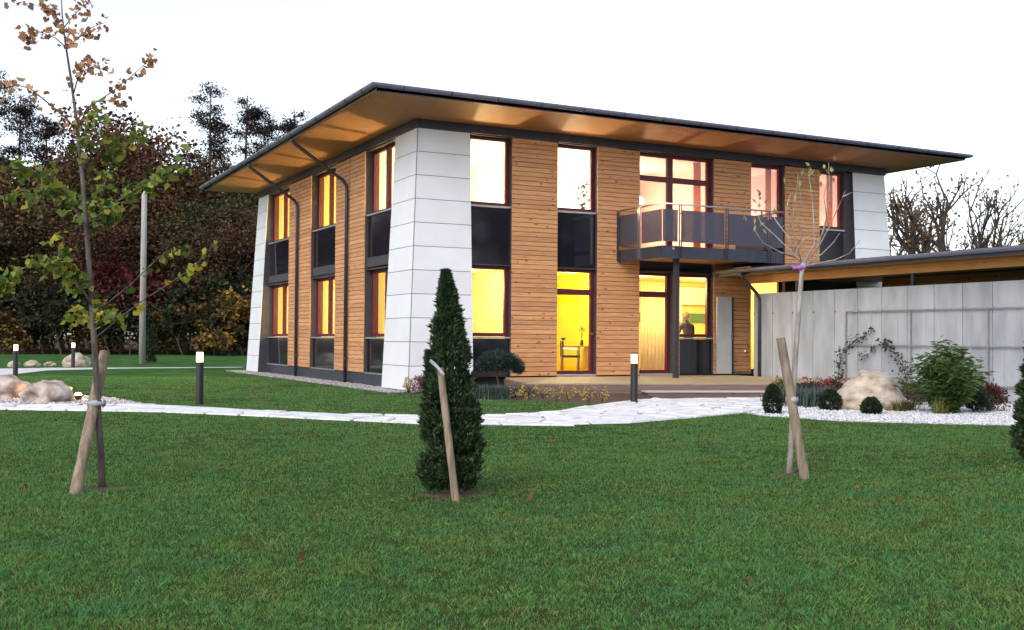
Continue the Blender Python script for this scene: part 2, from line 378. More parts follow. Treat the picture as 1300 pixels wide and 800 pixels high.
def pebbles(name, poly, n, size, m, label, seed, zt=.0, avoid=None):
    rng = np.random.default_rng(seed); P = np.array(poly)
    lo, hi = P.min(0), P.max(0); x = rng.uniform(lo[0], hi[0], n*3); y = rng.uniform(lo[1], hi[1], n*3)
    k = inside(x, y, poly); x, y = x[k][:n], y[k][:n]; N = len(x)
    base = np.array([(1,0,0),(-1,0,0),(0,1,0),(0,-1,0),(0,0,1),(0,0,-1)], float)
    fc = np.array([(0,2,4),(2,1,4),(1,3,4),(3,0,4),(2,0,5),(1,2,5),(3,1,5),(0,3,5)])
    s = size*rng.uniform(.6, 1.3, (N, 1, 1))*np.stack([rng.uniform(.7,1.3,N), rng.uniform(.7,1.3,N), rng.uniform(.4,.8,N)], 1)[:, None, :]
    q = base[None]*s + rng.normal(size=(N, 6, 3))*size*.18
    a = rng.uniform(0, 6.28, N); ca, sa = np.cos(a)[:, None], np.sin(a)[:, None]
    V = np.stack([q[..., 0]*ca-q[..., 1]*sa + x[:, None], q[..., 0]*sa+q[..., 1]*ca + y[:, None], q[..., 2]+GZ+.012+zt+size*.3*rng.random((N, 1))], -1).reshape(-1, 3)
    Fq = (fc[None]+6*np.arange(N)[:, None, None]).reshape(-1, 3)
    return tag(np_obj(name, V, Fq, m), label, 'gravel', kind='stuff')
pebbles('white_gravel', GRAVEL, 15000, .028, WGRAV, 'white pebble gravel beside the concrete wall', 1)
pebbles('rock_bed_gravel', RBED, 4000, .03, mat('pale_gravel', (.3,.28,.28), .9, (.7,.67,.66), island=True), 'pale gravel around the two rocks by the path', 2)
pebbles('strip_gravel', STRIP, 6000, .03, GGRAV, 'grey gravel strip at the foot of the left facade', 3, .01)

# ================================================================== HOUSE
house = thing('house', 'two storey larch clad house with white corner panels and lit windows', 'house', (0, 0, 0))
fmap = {'F': (lambda s, d, z: (s, d, z), False), 'L': (lambda s, d, z: (d, s, z), True)}
def fpart(fc, mb, name, m, parent=house, smooth=False):
    fn, fl = fmap[fc]; return mb.map(fn, fl).build(name, m, parent, smooth)
TOP, BOT = 5.93, -.30
# ---- larch boards: one shared mesh for each length, one object for each board
PITCH = .116
def board_mesh(ln):
    s = MB(); h = PITCH-.009; e = .005     # chamfered lower and upper front edges
    prof = [(0, 0), (0, h), (-.018, h), (-.026, h-e), (-.026, e), (-.020, 0)]
    n = len(prof)
    for x in (0, ln):
        for d, z in prof: s.v.append((x, d, z))
    for i in range(n): j = (i+1) % n; s.f.append((i, j, n+j, n+i))
    s.f.append(tuple(reversed(range(n)))); s.f.append(tuple(range(n, 2*n)))
    return s
board_cache = {}
def strip(fc, s0, s1, z0, z1, single=True, parent=house, m=LARCH, shift=0.0):
    ln = round(s1-s0, 3); n = int((z1-z0)/PITCH)
    if single:
        key = (ln, m.name)
        if key not in board_cache: board_cache[key] = board_mesh(ln).mesh('board', m)
        for i in range(n):
            o = bpy.data.objects.new('board', board_cache[key]); col.objects.link(o); o.parent = parent
            if fc == 'F': o.location = (s0, shift, z0+i*PITCH)
            else: o.rotation_euler = (0, 0, -math.pi/2); o.location = (shift, s1, z0+i*PITCH)
    else:
        s = MB()
        for i in range(n):
            b = board_mesh(ln); k = len(s.v); s.v += [(x, y, z+i*PITCH) for x, y, z in b.v]; s.f += [tuple(k+q for q in f) for f in b.f]
        o = s.build('board_row', m, parent); o['kind'] = 'stuff'
        if fc == 'F': o.location = (s0, shift, z0)
        else: o.rotation_euler = (0, 0, -math.pi/2); o.location = (shift, s1, z0)
FW = [(2.53, 3.83), (5.02, 6.32), (8.77, 10.06), (11.30, 12.59)]
for i, (a, b) in enumerate(FW):
    clad = fpart('F', MB().box(a+.004, b-.004, .002, .34, 0, 5.9), 'cladding_pier', CORE)
    strip('F', a, b, 0.0 if i < 3 else 2.9, 5.92, parent=clad)
for i, (a, b) in enumerate([(3.62, 6.10), (8.54, 10.98)]):
    clad = fpart('L', MB().box(a+.004, b-.004, .002, .34, -.02, 5.9), 'cladding_pier', CORE)
    mid = (a+b)/2
    for q, (c, d) in enumerate(((a, mid-.022), (mid+.022, b))):
        strip('L', c, d, 0.0, 5.92, single=(i == 0), parent=clad)
# ---- battered white corner piers
BATTER = .31
def bat(z): return BATTER*(TOP-z)/(TOP-BOT)
ROWS = [TOP-.566*i for i in range(11)]+[BOT]
def pier(corner, ext):
    """corner (cx,cy), direction signs, extents along x and y"""
    cx, cy, sx, sy, ex, ey = corner
    b0, b1 = bat(BOT), bat(TOP)
    def ring(b, k=.012):
        q = [(cx-sx*(b-k), cy-sy*(b-k)), (cx+sx*ex-sx*k, cy-sy*(b-k)), (cx+sx*ex-sx*k, cy+sy*.3), (cx+sx*.3, cy+sy*.3), (cx+sx*.3, cy+sy*ey-sy*k), (cx-sx*(b-k), cy+sy*ey-sy*k)]
        return q
    lo = [(x, y, BOT) for x, y in ring(b0)]; hi = [(x, y, TOP-.005) for x, y in ring(b1)]
    if sx*sy < 0: lo.reverse(); hi.reverse()
    body = MB().hexa(lo, hi).build('corner_pier', ANTHD, house)
    GAP = .007
    for i in range(len(ROWS)-1):
        zt, zb = ROWS[i]-GAP, ROWS[i+1]+GAP
        for face in ext:
            s = MB()
            def P(z, t, off):              # t along the face, off inwards
                b = bat(z)
                if face == 'F': return (cx+sx*t, cy-sy*(b-off), z)
                return (cx-sx*(b-off), cy+sy*t, z)
            e = ex if face == 'F' else ey
            CG = .022                  # dark open joint at the corner
            def quad(off): return [P(zb, -bat(zb)+CG, off), P(zb, e, off), P(zt, e, off), P(zt, -bat(zt)+CG, off)]
            s.hexa(quad(0.010), quad(-.008))
            o = s.build('facade_panel', WHITEP, body)
    return body
pier((0, 0, 1, 1, 1.37, 1.42), 'FL')
pier((0, 15.1, 1, -1, 1.37, 1.33), 'L')
pier((15.2, 0, -1, 1, 1.30, 1.42), 'F')
# ---- dark band under the soffit, plinth, hidden sides and slabs
fpart('F', MB().box(-.03, 15.23, -.035, .30, TOP+.003, 6.16), 'wall_top_band', ANTH)
fpart('L', MB().box(.305, 15.13, -.035, .30, TOP+.003, 6.155), 'wall_top_band', ANTH)
fpart('L', MB().box(1.45, 13.75, -.012, .32, -.30, -.022), 'plinth', ANTH)
MB().box(.35, 14.9, 14.8, 15.09, -.3, 6.1).build('rear_wall', CORE, house)
MB().box(14.9, 15.19, .32, 15.09, -.3, 6.1).build('side_wall', CORE, house)
MB().box(.05, 15.1, .36, 15.0, 2.80, 3.05).build('floor_slab', CORE, house)
MB().box(.05, 15.1, .36, 15.0, -.3, -.02).build('floor_slab', CORE, house)
MB().box(.05, 15.1, .33, 15.0, 5.96, 6.1).build('ceiling_slab', CORE, house)
# ---- windows
def window(fc, s0, s1, z0, z1, mull=(), trans=(), rec=.15, fwid=.10, sill=True, vent=()):
    """frame with pane(s); mull = mullion centres, trans = (z, s_a, s_b)"""
    s = MB(); d0, d1 = rec, rec+.09
    s.box(s0, s0+fwid, d0, d1, z0, z1); s.box(s1-fwid, s1, d0, d1, z0, z1)
    s.box(s0+fwid, s1-fwid, d0, d1, z1-.085, z1); s.box(s0+fwid, s1-fwid, d0, d1, z0, z0+.085)
    cuts = [s0+fwid]
    for mc in mull: s.box(mc-.09, mc+.09, d0-.004, d1+.004, z0+.085, z1-.085); cuts += [mc-.09, mc+.09]
    cuts.append(s1-fwid)
    cells = [(cuts[i], cuts[i+1]) for i in range(0, len(cuts), 2)]
    for z in trans:
        for a, b in cells: s.box(a, b, d0-.002, d1+.002, z-.075, z+.075)
    o = fpart(fc, s, 'window', MAROON); bevel(o, .006, 1)
    zc = [z0+.085]
    for z in trans: zc += [z-.075, z+.075]
    zc.append(z1-.085)
    for a, b in cells:
        for i in range(0, len(zc), 2):
            fpart(fc, MB().box(a, b, d1-.045, d1-.037, zc[i], zc[i+1]), 'pane', GLASS, o)
    if sill: fpart(fc, MB().box(s0-.0, s1, .02, d0+.02, z0-.05, z0-.012), 'sill', SILL, o)
    # reveals
    r = MB(); r.box(s0-.02, s0+.001, .0, d1+.1, z0, z1); r.box(s1-.001, s1+.02, .0, d1+.1, z0, z1); r.box(s0, s1, .03, d1+.1, z1-.001, z1+.03)
    fpart(fc, r, 'reveal', ANTHD, o)
    return o
def spandrel(fc, s0, s1, z0, z1, split=None):
    s = MB().box(s0+.002, s1-.002, .085, .34, z0, z1)
    o = fpart(fc, s, 'spandrel_panel', SPAN)
    return o
Z1, Z2 = .98, 2.72          # ground floor window
Z3, Z4 = 4.21, 5.905        # upper window
# front
for (a, b) in ((1.37, 2.53), (3.83, 5.02), (10.06, 11.30), (12.59, 13.90)):
    if a == 12.59: b = 13.62
    window('F', a, b, Z3, Z4); spandrel('F', a, b, Z2+.02 if a != 12.59 else 2.5, Z3-.055)
MB().box(13.62, 13.91, .07, .34, 2.5, 5.9).build('wall_strip', ANTHD, house)
window('F', 1.37, 2.53, Z1, Z2); spandrel('F', 1.37, 2.53, -.02, Z1-.055)
dr = window('F', 3.83, 5.02, .03, Z2, trans=(2.135,), sill=False); dr.name = 'glazed_door'
h = MB().tube([(4.955, .15, 1.05), (4.955, .10, 1.05), (4.955, .085, 1.07), (4.90, .085, 1.07)], .011, 8).build('handle', STEEL, dr)
window('F', 6.32, 8.77, 3.12, Z4, mull=(7.42,), trans=(5.24,), sill=False, fwid=.11).name = 'balcony_window'
spandrel('F', 6.32, 8.77, Z2+.02, 3.10)
dr2 = window('F', 6.32, 7.42, .03, Z2, trans=(2.135,), sill=False); dr2.name = 'glazed_door'
pl = fpart('F', MB().box(7.424, 7.616, .002, .34, 0, Z2+.015), 'cladding_pier', CORE); strip('F', 7.42, 7.62, 0, Z2, parent=pl)
window('F', 7.62, 8.77, Z1+.02, Z2); spandrel('F', 7.62, 8.77, -.02, Z1-.035)
window('F', 10.06, 11.30, .03, Z2, sill=False)
MB().box(11.30, 14.9, .05, .34, -.02, 2.9).build('wall_base', CORE, house)
for a in (3.83, 6.32): MB().box(a+.02, a+(1.19 if a < 5 else 1.1)-.02, -.02, .15, -.028, .028).build('threshold', SILL, house)
# left
for a, b in ((1.42, 3.62), (6.10, 8.54), (10.98, 13.77)):
    window('L', a, b, Z3, Z4, mull=((a+b)/2,), rec=.2, fwid=.11); spandrel('L', a, b, Z2+.02, Z3-.055)
    window('L', a, b, .95, Z2, mull=((a+b)/2,), rec=.2, fwid=.11); spandrel('L', a, b, -.02, .90)
    fpart('L', MB().box(a+.02, b-.02, .0, .084, -.02, .005), 'panel_flashing', SILL)
# ---- roof
OV = 1.62; X0, X1, Y0, Y1 = -OV, 15.15+OV, -OV, 15.1+OV
zi, zo = 6.14, 6.31
inn = [(-.04, -.04), (15.24, -.04), (15.24, 15.14), (-.04, 15.14)]; outr = [(X0, Y0), (X1, Y0), (X1, Y1), (X0, Y1)]
roof = MB(); OUT2 = [(X0-.04, Y0-.04), (X1+.04, Y0-.04), (X1+.04, Y1+.04), (X0-.04, Y1+.04)]
roof.v = [(x, y, 6.47) for x, y in OUT2] + [(7.6, 7.6, 7.5)] + [(x, y, 6.40) for x, y in OUT2]
roof.f = [(0,1,4),(1,2,4),(2,3,4),(3,0,4)] + [(5+i, 5+(i+1)%4, (i+1)%4, i) for i in range(4)] + [(8,7,6,5)]
roof = roof.build('roof', ROOFM, house)
for i in range(4):
    j = (i+1) % 4; a, b = inn[i], inn[j]; c, d = outr[j], outr[i]
    o = bpy.data.objects.new('soffit', None)
    s = MB(); L_ = math.hypot(c[0]-d[0], c[1]-d[1]); ang = math.atan2(c[1]-d[1], c[0]-d[0])
    def loc2(p, z): dx, dy = p[0]-d[0], p[1]-d[1]; return (dx*math.cos(ang)+dy*math.sin(ang), -dx*math.sin(ang)+dy*math.cos(ang), z)
    qa = [loc2(d, zo), loc2(c, zo), loc2(b, zi), loc2(a, zi)]; qb = [(x, y, z+.05) for x, y, z in qa]
    s.hexa(qa, qb); ob = s.build('soffit', SOFFIT, roof); ob.location = (d[0], d[1], 0); ob.rotation_euler = (0, 0, ang)
    # fascia and half round gutter along this edge
    n = Vector((math.sin(ang), -math.cos(ang), 0)); t = Vector((math.cos(ang), math.sin(ang), 0))
    D, C_ = Vector((*d, 0)), Vector((*c, 0))
    f = MB(); p0, p1 = D - t*.0, C_ + t*.0
    q = [p0, p1, p1-n*.03, p0-n*.03]
    f.hexa([(v.x, v.y, zo-.02) for v in q], [(v.x, v.y, 6.405) for v in q]); f.build('fascia', ANTH, roof)
    gm = MB(); prof = []
    for k in range(9): a_ = math.pi*k/8; prof.append((.075-.07*math.cos(a_), -.075*math.sin(a_)))
    prof += [(.145, .012), (.150, .012), (.152, 0)]
    for k in range(9): a_ = math.pi*(8-k)/8; prof.append((.075-.077*math.cos(a_), -.082*math.sin(a_)))
    m_ = len(prof)
    for p, e in ((D, -1), (C_, 1)):
        for u, z in prof: v = p + n*(u+.012) + t*e*(u+.012); gm.v.append((v.x, v.y, 6.435+z))
    gm.f = [(k, (k+1) % m_, m_+(k+1) % m_, m_+k) for k in range(m_)]
    gm.build('gutter', ROOFM, roof)
    nb = 16
    for k in range(nb):
        if i not in (0, 3): break
        v = D + (C_-D)*((k+.5)/nb)
        br = MB(); w0 = v - t*.012; w1 = v + t*.012
        pts = [(v + n*(.012+.075-.086*math.cos(math.pi*q/6)), 6.435-.09*math.sin(math.pi*q/6)) for q in range(7)]
        br.tube([(x.x, x.y, z) for x, z in pts], .011, 5).build('gutter_bracket', ANTH, roof)
# ---- downpipes on the left
for y in (4.90, 9.78):
    dp = MB().tube([(-1.62, y+.12, 6.36), (-1.62, y+.12, 6.26), (-1.54, y+.11, 6.19), (-.20, y, 5.27), (-.11, y, 5.14), (-.10, y, 4.98), (-.10, y, -.33)], .048, 10).build('downpipe', ANTH, house, True)
    for z in (.35, 1.55, 4.75):
        MB().tube([(-.10, y, z-.02), (-.10, y, z+.02)], .058, 10).build('pipe_clip', ANTH, dp)
        MB().box(-.10, -.02, y-.012, y+.012, z-.012, z+.012).build('pipe_bracket', ANTH, dp)
# ---- balcony
BX0, BX1, BY = 5.64, 9.45, -2.02
bal = MB().box(BX0+.03, BX1-.03, BY+.03, -.06, 3.0, 3.10).build('balcony', SOFFIT, house)
s = MB(); s.box(BX0, BX1, BY, BY+.03, 2.93, 3.235); s.build('edge_beam', ANTH, bal)
s = MB(); s.box(BX0, BX0+.03, BY+.031, -.03, 2.93, 3.235); s.build('edge_beam', ANTH, bal)
s = MB(); s.box(BX1-.03, BX1, BY+.031, -.03, 2.93, 3.235); s.build('edge_beam', ANTH, bal)
for x, y in ((6.16, BY-.02), (7.60, BY-.02), (9.0, BY-.02), (BX0-.02, -1.55+.5), (BX0-.02, -.08)):
    s = MB()
    if y < BY: s.box(x-.045, x-.02, y-.022, y-.001, 2.96, 4.245); s.box(x+.02, x+.045, y-.022, y-.001, 2.96, 4.245); s.box(x-.02, x+.02, y-.018, y-.005, 3.35, 3.38); s.box(x-.02, x+.02, y-.018, y-.005, 4.02, 4.05)
    else: s.box(x-.022, x-.001, y-.045, y-.02, 2.96, 4.245); s.box(x-.022, x-.001, y+.02, y+.045, 2.96, 4.245)
    s.build('post', STEEL if y > BY and y < -.5 else ANTH, bal)
MB().tube([(BX0, -.01, 4.27), (BX0, BY, 4.27), (BX1, BY, 4.27), (BX1, -.01, 4.27)], .022, 10).build('handrail', STEEL, bal, True)
PANEL = bpy.data.materials.new('perforated_panel'); PANEL.use_nodes = True
n_ = PANEL.node_tree; p_ = n_.nodes['Principled BSDF']; p_.inputs['Base Color'].default_value = (.075, .075, .105, 1); p_.inputs['Roughness'].default_value = .55; p_.inputs['Metallic'].default_value = .2
tr_ = n_.nodes.new('ShaderNodeBsdfTransparent'); ms_ = n_.nodes.new('ShaderNodeMixShader'); ms_.inputs[0].default_value = .16
n_.links.new(p_.outputs[0], ms_.inputs[1]); n_.links.new(tr_.outputs[0], ms_.inputs[2]); n_.links.new(ms_.outputs[0], n_.nodes['Material Output'].inputs[0])
for a, b in ((BX0+.01, 6.10), (6.22, 7.54), (7.66, 8.94), (9.06, BX1-.01)): MB().box(a, b, BY-.004, BY+.004, 3.34, 4.13).build('railing_panel', PANEL, bal)
for a, b in ((BY+.02, -1.12), (-.98, -.10)): MB().box(BX0-.004, BX0+.004, a, b, 3.34, 4.13).build('railing_panel', PANEL, bal)
MB().box(BX1-.004, BX1+.004, BY+.02, -.1, 3.34, 4.13).build('railing_panel', PANEL, bal)
MB().box(6.30, 6.41, -1.66, -1.55, -.03, 2.995).build('column', ANTH, bal)
MB().tube([(5.95, BY-.004, 3.17), (5.95, BY-.03, 3.17)], .035, 12).build('lamp_bracket', STEEL, bal)
# ---- timber door, grey panel, socket beside the kitchen window
dl = MB().box(0, .46, -.03, .03, 0, 2.10).build('door_leaf', mat('grey_door', (.36, .36, .37), .6, (.42, .42, .43), scale=3), house, loc=(8.80, -.11, .01)); dl.rotation_euler = (0, 0, R(-6))
MB().box(.461, .52, -.034, .034, 0, 2.10).build('door_edge', ANTH, dl)
MB().tube([(.49, -.034, 1.05), (.49, -.085, 1.05), (.40, -.085, 1.05)], .012, 8).build('handle', STEEL, dl)
MB().box(.468, .512, -.040, -.034, .95, 1.15).build('lock_plate', STEEL, dl)
dd = MB().box(9.36, 10.04, -.034, -.028, .03, .07).build('door_rail', STEEL, house)
MB().lathe([(.05, 0), (.05, .03), (.03, .05)], 14).build('wall_tap', STEEL, house, loc=(9.86, -.03, .62)).rotation_euler = (R(90), 0, 0)

# ---- rooms behind the windows
def room(x0, x1, y0, y1, z0, z1, wall, ceil, open_, light=None, lc=(1, .75, .4), e=60, wallpar=None):
    t = .03; s = MB()
    if 'x0' not in open_: s.box(x0, x0+t, y0, y1, z0, z1)
    s.box(x1-t, x1, y0, y1, z0, z1)
    s.box(x0+t, x1-t, y1-t, y1, z0, z1)
    if 'y0' not in open_: s.box(x0+t, x1-t, y0, y0+t, z0, z1)
    o = s.build('room_wall', wall, house)
    MB().box(x0+t, x1-t, y0, y1-t, z1-.03, z1-.002).build('room_ceiling', ceil, o)
    MB().box(x0+t, x1-t, y0, y1-t, z0, z0+.03).build('room_floor', FLOORW, o)
    for p in (light or []):
        ld = bpy.data.lights.new('room_lamp', 'POINT'); ld.energy = e; ld.color = lc; ld.shadow_soft_size = .18
        lo = bpy.data.objects.new('room_lamp', ld); col.objects.link(lo); lo.location = p; lo.parent = house
    return o
FLOORW = wood_mat('parquet', (.30, .17, .07), (.38, .23, .10), (.25, .13, .05), .1)
CRM = plaster('cream_plaster', (.86, .80, .58)); WHT = plaster('white_plaster', (.85, .82, .74)); YEL = plaster('yellow_plaster', (.86, .70, .02))
AMB = plaster('amber_plaster', (.86, .66, .24)); PNK = plaster('pink_plaster', (.80, .52, .47)); PNC = plaster('pink_ceiling', (.80, .60, .55))
YCL = plaster('yellow_ceiling', (.84, .68, .28))
WARM = (1, .74, .38)
# upper floor
room(.36, 3.55, .36, 5.0, 3.06, 5.95, CRM, WHT, ('x0', 'y0'), [(2.2, 2.4, 4.0)], (1, .78, .44), 420)
room(3.56, 5.95, .36, 5.0, 3.06, 5.95, WHT, WHT, ('y0',), [(4.6, 2.2, 4.0)], (1, .84, .56), 380)
room(5.96, 9.60, .36, 5.2, 3.06, 5.95, PNK, PNC, ('y0',), [(7.6, 2.6, 4.0)], (1, .80, .55), 190)
room(9.61, 11.95, .36, 5.2, 3.06, 5.95, PNK, PNC, ('y0',), [(10.9, 2.4, 4.0)], (1, .84, .72), 85)
room(11.96, 14.88, .36, 5.2, 3.06, 5.95, PNK, PNC, ('y0',), [(13.3, 2.4, 4.0)], (1, .82, .68), 85)
room(.36, 5.0, 5.01, 9.8, 3.06, 5.95, AMB, AMB, ('x0',), [(2.2, 7.3, 4.1)], (1, .80, .42), 330)
room(.36, 5.0, 9.81, 14.78, 3.06, 5.95, AMB, AMB, ('x0',), [(2.2, 12.2, 4.1)], (1, .80, .42), 330)
# ground floor
room(.36, 3.55, .36, 5.0, .0, 2.79, plaster('lemon_plaster', (.86, .74, .30)), YCL, ('x0', 'y0'), [(2.1, 2.6, 2.3)], WARM, 130)
room(3.56, 6.10, .36, 4.2, .0, 2.79, YEL, YEL, ('y0',), [(5.35, 1.9, 2.5)], (1, .85, .5), 110)
room(6.11, 12.2, .36, 4.6, .0, 2.79, plaster('butter_plaster', (.86, .70, .22)), YCL, ('y0',), [(7.6, 2.0, 2.4), (10.6, 2.2, 2.4)], (1, .80, .45), 110)
room(.36, 5.0, 5.01, 9.8, .0, 2.79, AMB, AMB, ('x0',), [(2.2, 7.3, 2.1)], (1, .80, .42), 260)
room(.36, 5.0, 9.81, 14.78, .0, 2.79, AMB, AMB, ('x0',), [(2.2, 12.2, 2.1)], (1, .80, .42), 260)
#PART3
# ================================================================== DECK, WALL, CANOPY
deck = thing('wooden_deck', 'low wooden deck with a step in front of the lit doors', 'deck', (1.3, -3.15, GZ))
dx, dy, dz = 1.3, -3.15, GZ
top = MB()
def lp(p): return (p[0]-dx, p[1]-dy)
MB().prism([lp(p) for p in [(2.38,.0),(1.36,-3.08),(6.91,-4.98),(9.33,-4.98),(9.33,.0)]], .02, .285).build('platform', SOIL, deck)
fa, fb = Vector((1.3, -3.15, 0)), Vector((6.9, -5.05, 0)); ft = (fb-fa).normalized(); fn = Vector((ft.y, -ft.x, 0))
# deck boards run along the front edge
bw = .145
yb = 0
k = 0
while k < 38:
    a = fa - fn*(k*bw) + fn*.03; b = a - fn*(bw-.008)
    def cross(p):                                    # clip the board between x=1.3 and the wall, y<0
        t0 = 0.0; t1 = (9.32-p.x)/ft.x
        if p.y + ft.y*t0 > -.035: t0 = (-.035-p.y)/ft.y
        if p.y + ft.y*t1 < -5.02: t1 = (-5.02-p.y)/ft.y
        return t0, t1
    (a0, a1), (b0, b1) = cross(a), cross(b)
    if a1-a0 > .15 and b1-b0 > .15:
        q = [a+ft*a0, a+ft*a1, b+ft*b1, b+ft*b0]
        o = MB().prism([((v-a).dot(ft), (v-a).dot(-fn)*-1*-1) for v in q], 0, .028)
        o = o.build('deck_board', DECKW, deck, loc=(a.x-dx, a.y-dy, .29)); o.rotation_euler = (0, 0, math.atan2(ft.y, ft.x))
    k += 1
L_ = (fb-fa).length
for i, (z0, z1) in enumerate(((.005, .145), (.152, .286))):
    o = MB().box(0, L_, -.028, -.002, z0, z1).build('fascia_board', STEPW, deck); o.rotation_euler = (0, 0, math.atan2(ft.y, ft.x))
    o = MB().box(0, 3.25, .002, .028, z0, z1).build('fascia_board', STEPW, deck); o.rotation_euler = (0, 0, math.atan2(ft.y, ft.x)+R(90)); o.location = (0, 0, 0)
st = MB().box(2.55, 5.65, -.42, -.03, .135, .165).build('step', mat('pale_step_wood', (.42,.37,.36), .7, (.52,.47,.45), scale=6, stretch=(.5,6,6)), deck); st.rotation_euler = (0, 0, math.atan2(ft.y, ft.x))
MB().box(2.60, 5.60, -.39, -.032, .005, .134).build('riser', STEPW, st)

WX = 9.40
wall = thing('concrete_wall', 'long pale grey cast concrete garden wall beside the deck', 'wall', (WX, -.93, GZ))
wm = None
YJ = [-.93-.752*i for i in range(17)]
for i in range(16):
    if wm is None: wm = bevel_mesh = MB().box(0, .2, -.736, 0, -.05, 2.53).mesh('concrete_panel', CONC)
    o = bpy.data.objects.new('concrete_panel', wm); col.objects.link(o); o.parent = wall; o.location = (0, YJ[i]+.93, 0)
    b = o.modifiers.new('bevel', 'BEVEL'); b.width = .009; b.segments = 2
    for z in ((.50, 1.99) if i % 2 == 0 else (1.99,)):
        t_ = MB().tube([(-.004, -.03, z), (.01, -.02, z)], .024, 8).build('tie_hole', CORE, o)
MB().box(.02, .18, -12.0, -.01, -.04, 2.51).build('wall_joint', mat('joint_grey', (.09,.09,.09), .9), wall)
tre = thing('wire_trellis', 'thin metal trellis frame fixed on the concrete wall', 'trellis', (WX-.05, -4.36, GZ))
for z in (1.98, 1.18, .36): MB().box(-.012, .012, -8.5, 0, z-.014, z+.014).build('rail', WIRE, tre)
for y in (0, -1.98, -4.02, -6.0): MB().box(-.011, .011, y-.014, y+.014, .346, 1.994).build('upright', WIRE, tre)
for i in range(22):
    if i % 5: MB().tube([(0, -.4*i, .36), (0, -.4*i, 1.98)], .0035, 5).build('wire', WIRE, tre)
can = thing('carport_canopy', 'flat carport canopy with wooden underside and dark gutter above the wall', 'canopy', (8.75, -.05, GZ))
def cb(name, m, x0, x1, y0, y1, z0, z1): return MB().box(x0-8.75, x1-8.75, y0+.05, y1+.05, z0-GZ, z1-GZ).build(name, m, can)
cb('roof_slab', ROOFM, 8.86, 14.8, -15, -.06, 2.74, 2.83)
so_ = MB()
o = MB().box(0, 14.9, 0, 5.9, 0, .05).build('soffit', SOFFIT, can, loc=(8.88-8.75, -.02, 2.685-GZ)); o.rotation_euler = (0, 0, R(-90))
o.location = (.13, -.02, 2.685-GZ)
cb('fascia', ANTH, 8.83, 8.86, -15, -.06, 2.66, 2.835)
gm = MB(); prof = [(.075-.07*math.cos(math.pi*k/8), -.075*math.sin(math.pi*k/8)) for k in range(9)] + [(.146, .01), (.152, .01)] + [(.075-.077*math.cos(math.pi*(8-k)/8), -.082*math.sin(math.pi*(8-k)/8)) for k in range(9)]
for y in (-15, -.05):
    for u, z in prof: gm.v.append((.075-u, y+.05, 2.80-GZ+z))
mm = len(prof); gm.f = [(k, (k+1) % mm, mm+(k+1) % mm, mm+k) for k in range(mm)]
gm.build('gutter', ROOFM, can)
o = MB().box(0, 14.6, 0, .16, 0, .2).build('beam', BEAMW, can, loc=(9.62-8.75, -.2, 2.48-GZ)); o.rotation_euler = (0, 0, R(-90))
for y in (-2.3, -6.1, -10): cb('steel_post', ANTH, 9.66, 9.74, y-.04, y+.04, -.35, 2.479)
MB().tube([(.03, -1.15, 2.72-GZ), (.03, -1.15, 2.60-GZ), (.10, -1.16, 2.53-GZ), (.50, -1.2, 2.16-GZ), (.57, -1.2, 2.05-GZ), (.575, -1.2, 1.95-GZ), (.575, -1.2, 0.0)], .045, 10).build('downpipe', ANTH, can, True)
shed = thing('timber_shed_wall', 'dark timber shed wall under the carport canopy', 'wall', (12.4, -2.6, GZ))
for i in range(25):
    o = MB().box(0, 12.2, -.026, 0, 0, .108).build('board', DARKW, shed, loc=(0, 0, .05+i*PITCH)); o.rotation_euler = (0, 0, R(-90))
MB().box(.002, .1, -12.2, 0, 0, 3.0).build('backing', CORE, shed)

# ================================================================== BOLLARD LAMPS
def bollard(loc, label):
    t = thing('bollard_lamp', label, 'lamp', loc, 'black bollard lamps along the garden paths')
    MB().lathe([(.10, 0), (.10, .012), (.072, .014), (.072, .80)], 20).build('post', POSTB, t, True).modifiers.new('e', 'EDGE_SPLIT')
    MB().lathe([(.062, .80), (.064, .82), (.064, .965), (.060, .985)], 20).build('lamp_head', LAMP, t, True)
    MB().lathe([(.066, .985), (.070, .99), (.070, 1.0), (.05, 1.012)], 20).build('cap', POSTB, t, True).modifiers.new('e', 'EDGE_SPLIT')
bollard((-5.6, -3.08, GZ), 'lit black bollard lamp standing on the lawn left of the house')
bollard((2.44, -5.6, GZ), 'lit black bollard lamp in the mulch bed before the deck')
bollard((-8.02, 13.0, GZ), 'lit black bollard lamp behind the left rock at the photo edge')
bollard((-5.54, 22.2, GZ), 'farthest lit bollard lamp beside the distant pale rock')

# ================================================================== ROCKS
def rock(name, seed, loc, dims, m, label, rz=0, **kw):
    me = rock_mesh(seed, *dims, **kw); me.materials.append(m)
    o = bpy.data.objects.new(name, me); col.objects.link(o); o.location = loc; o.rotation_euler = (0, 0, rz)
    return tag(o, label, 'rock')
rock('rock', 3, (-8.72, .35, GZ+.12), (.42, .5, .36), ROCK, 'taller rounded rock lit by a spot, left of the low rock', .4, ridged=.15)
rock('rock', 8, (-8.05, -1.3, GZ+.10), (.52, .45, .33), ROCK, 'low pinkish rock beside the glowing ground spot', .2, ridged=.2)
rock('rock', 5, (-5.2, 23.9, GZ+.1), (.60, .5, .45), BOULD, 'distant pale rock beside the farthest bollard lamp', 1)
for i, (x, y, s) in enumerate(((-6.9, 24.4, .25), (-6.2, 24.8, .2), (-7.6, 23.8, .22))):
    rock('small_rock', 11+i, (x, y, GZ+.05), (s*1.2, s, s*.8), BOULD, 'small pale rock left of the distant pale rock', i)['group'] = 'small rocks by the far path'
spot = thing('ground_spot', 'small glowing ground spot lamp beside the low rock', 'lamp', (-7.52, -1.05, GZ))
MB().lathe([(.05, 0), (.06, .05), (.075, .11), (.07, .12)], 14).build('housing', POSTB, spot, True)
MB().lathe([(.066, .121), (.05, .15), (.01, .16)], 14).build('lens', SPOTG, spot, True)
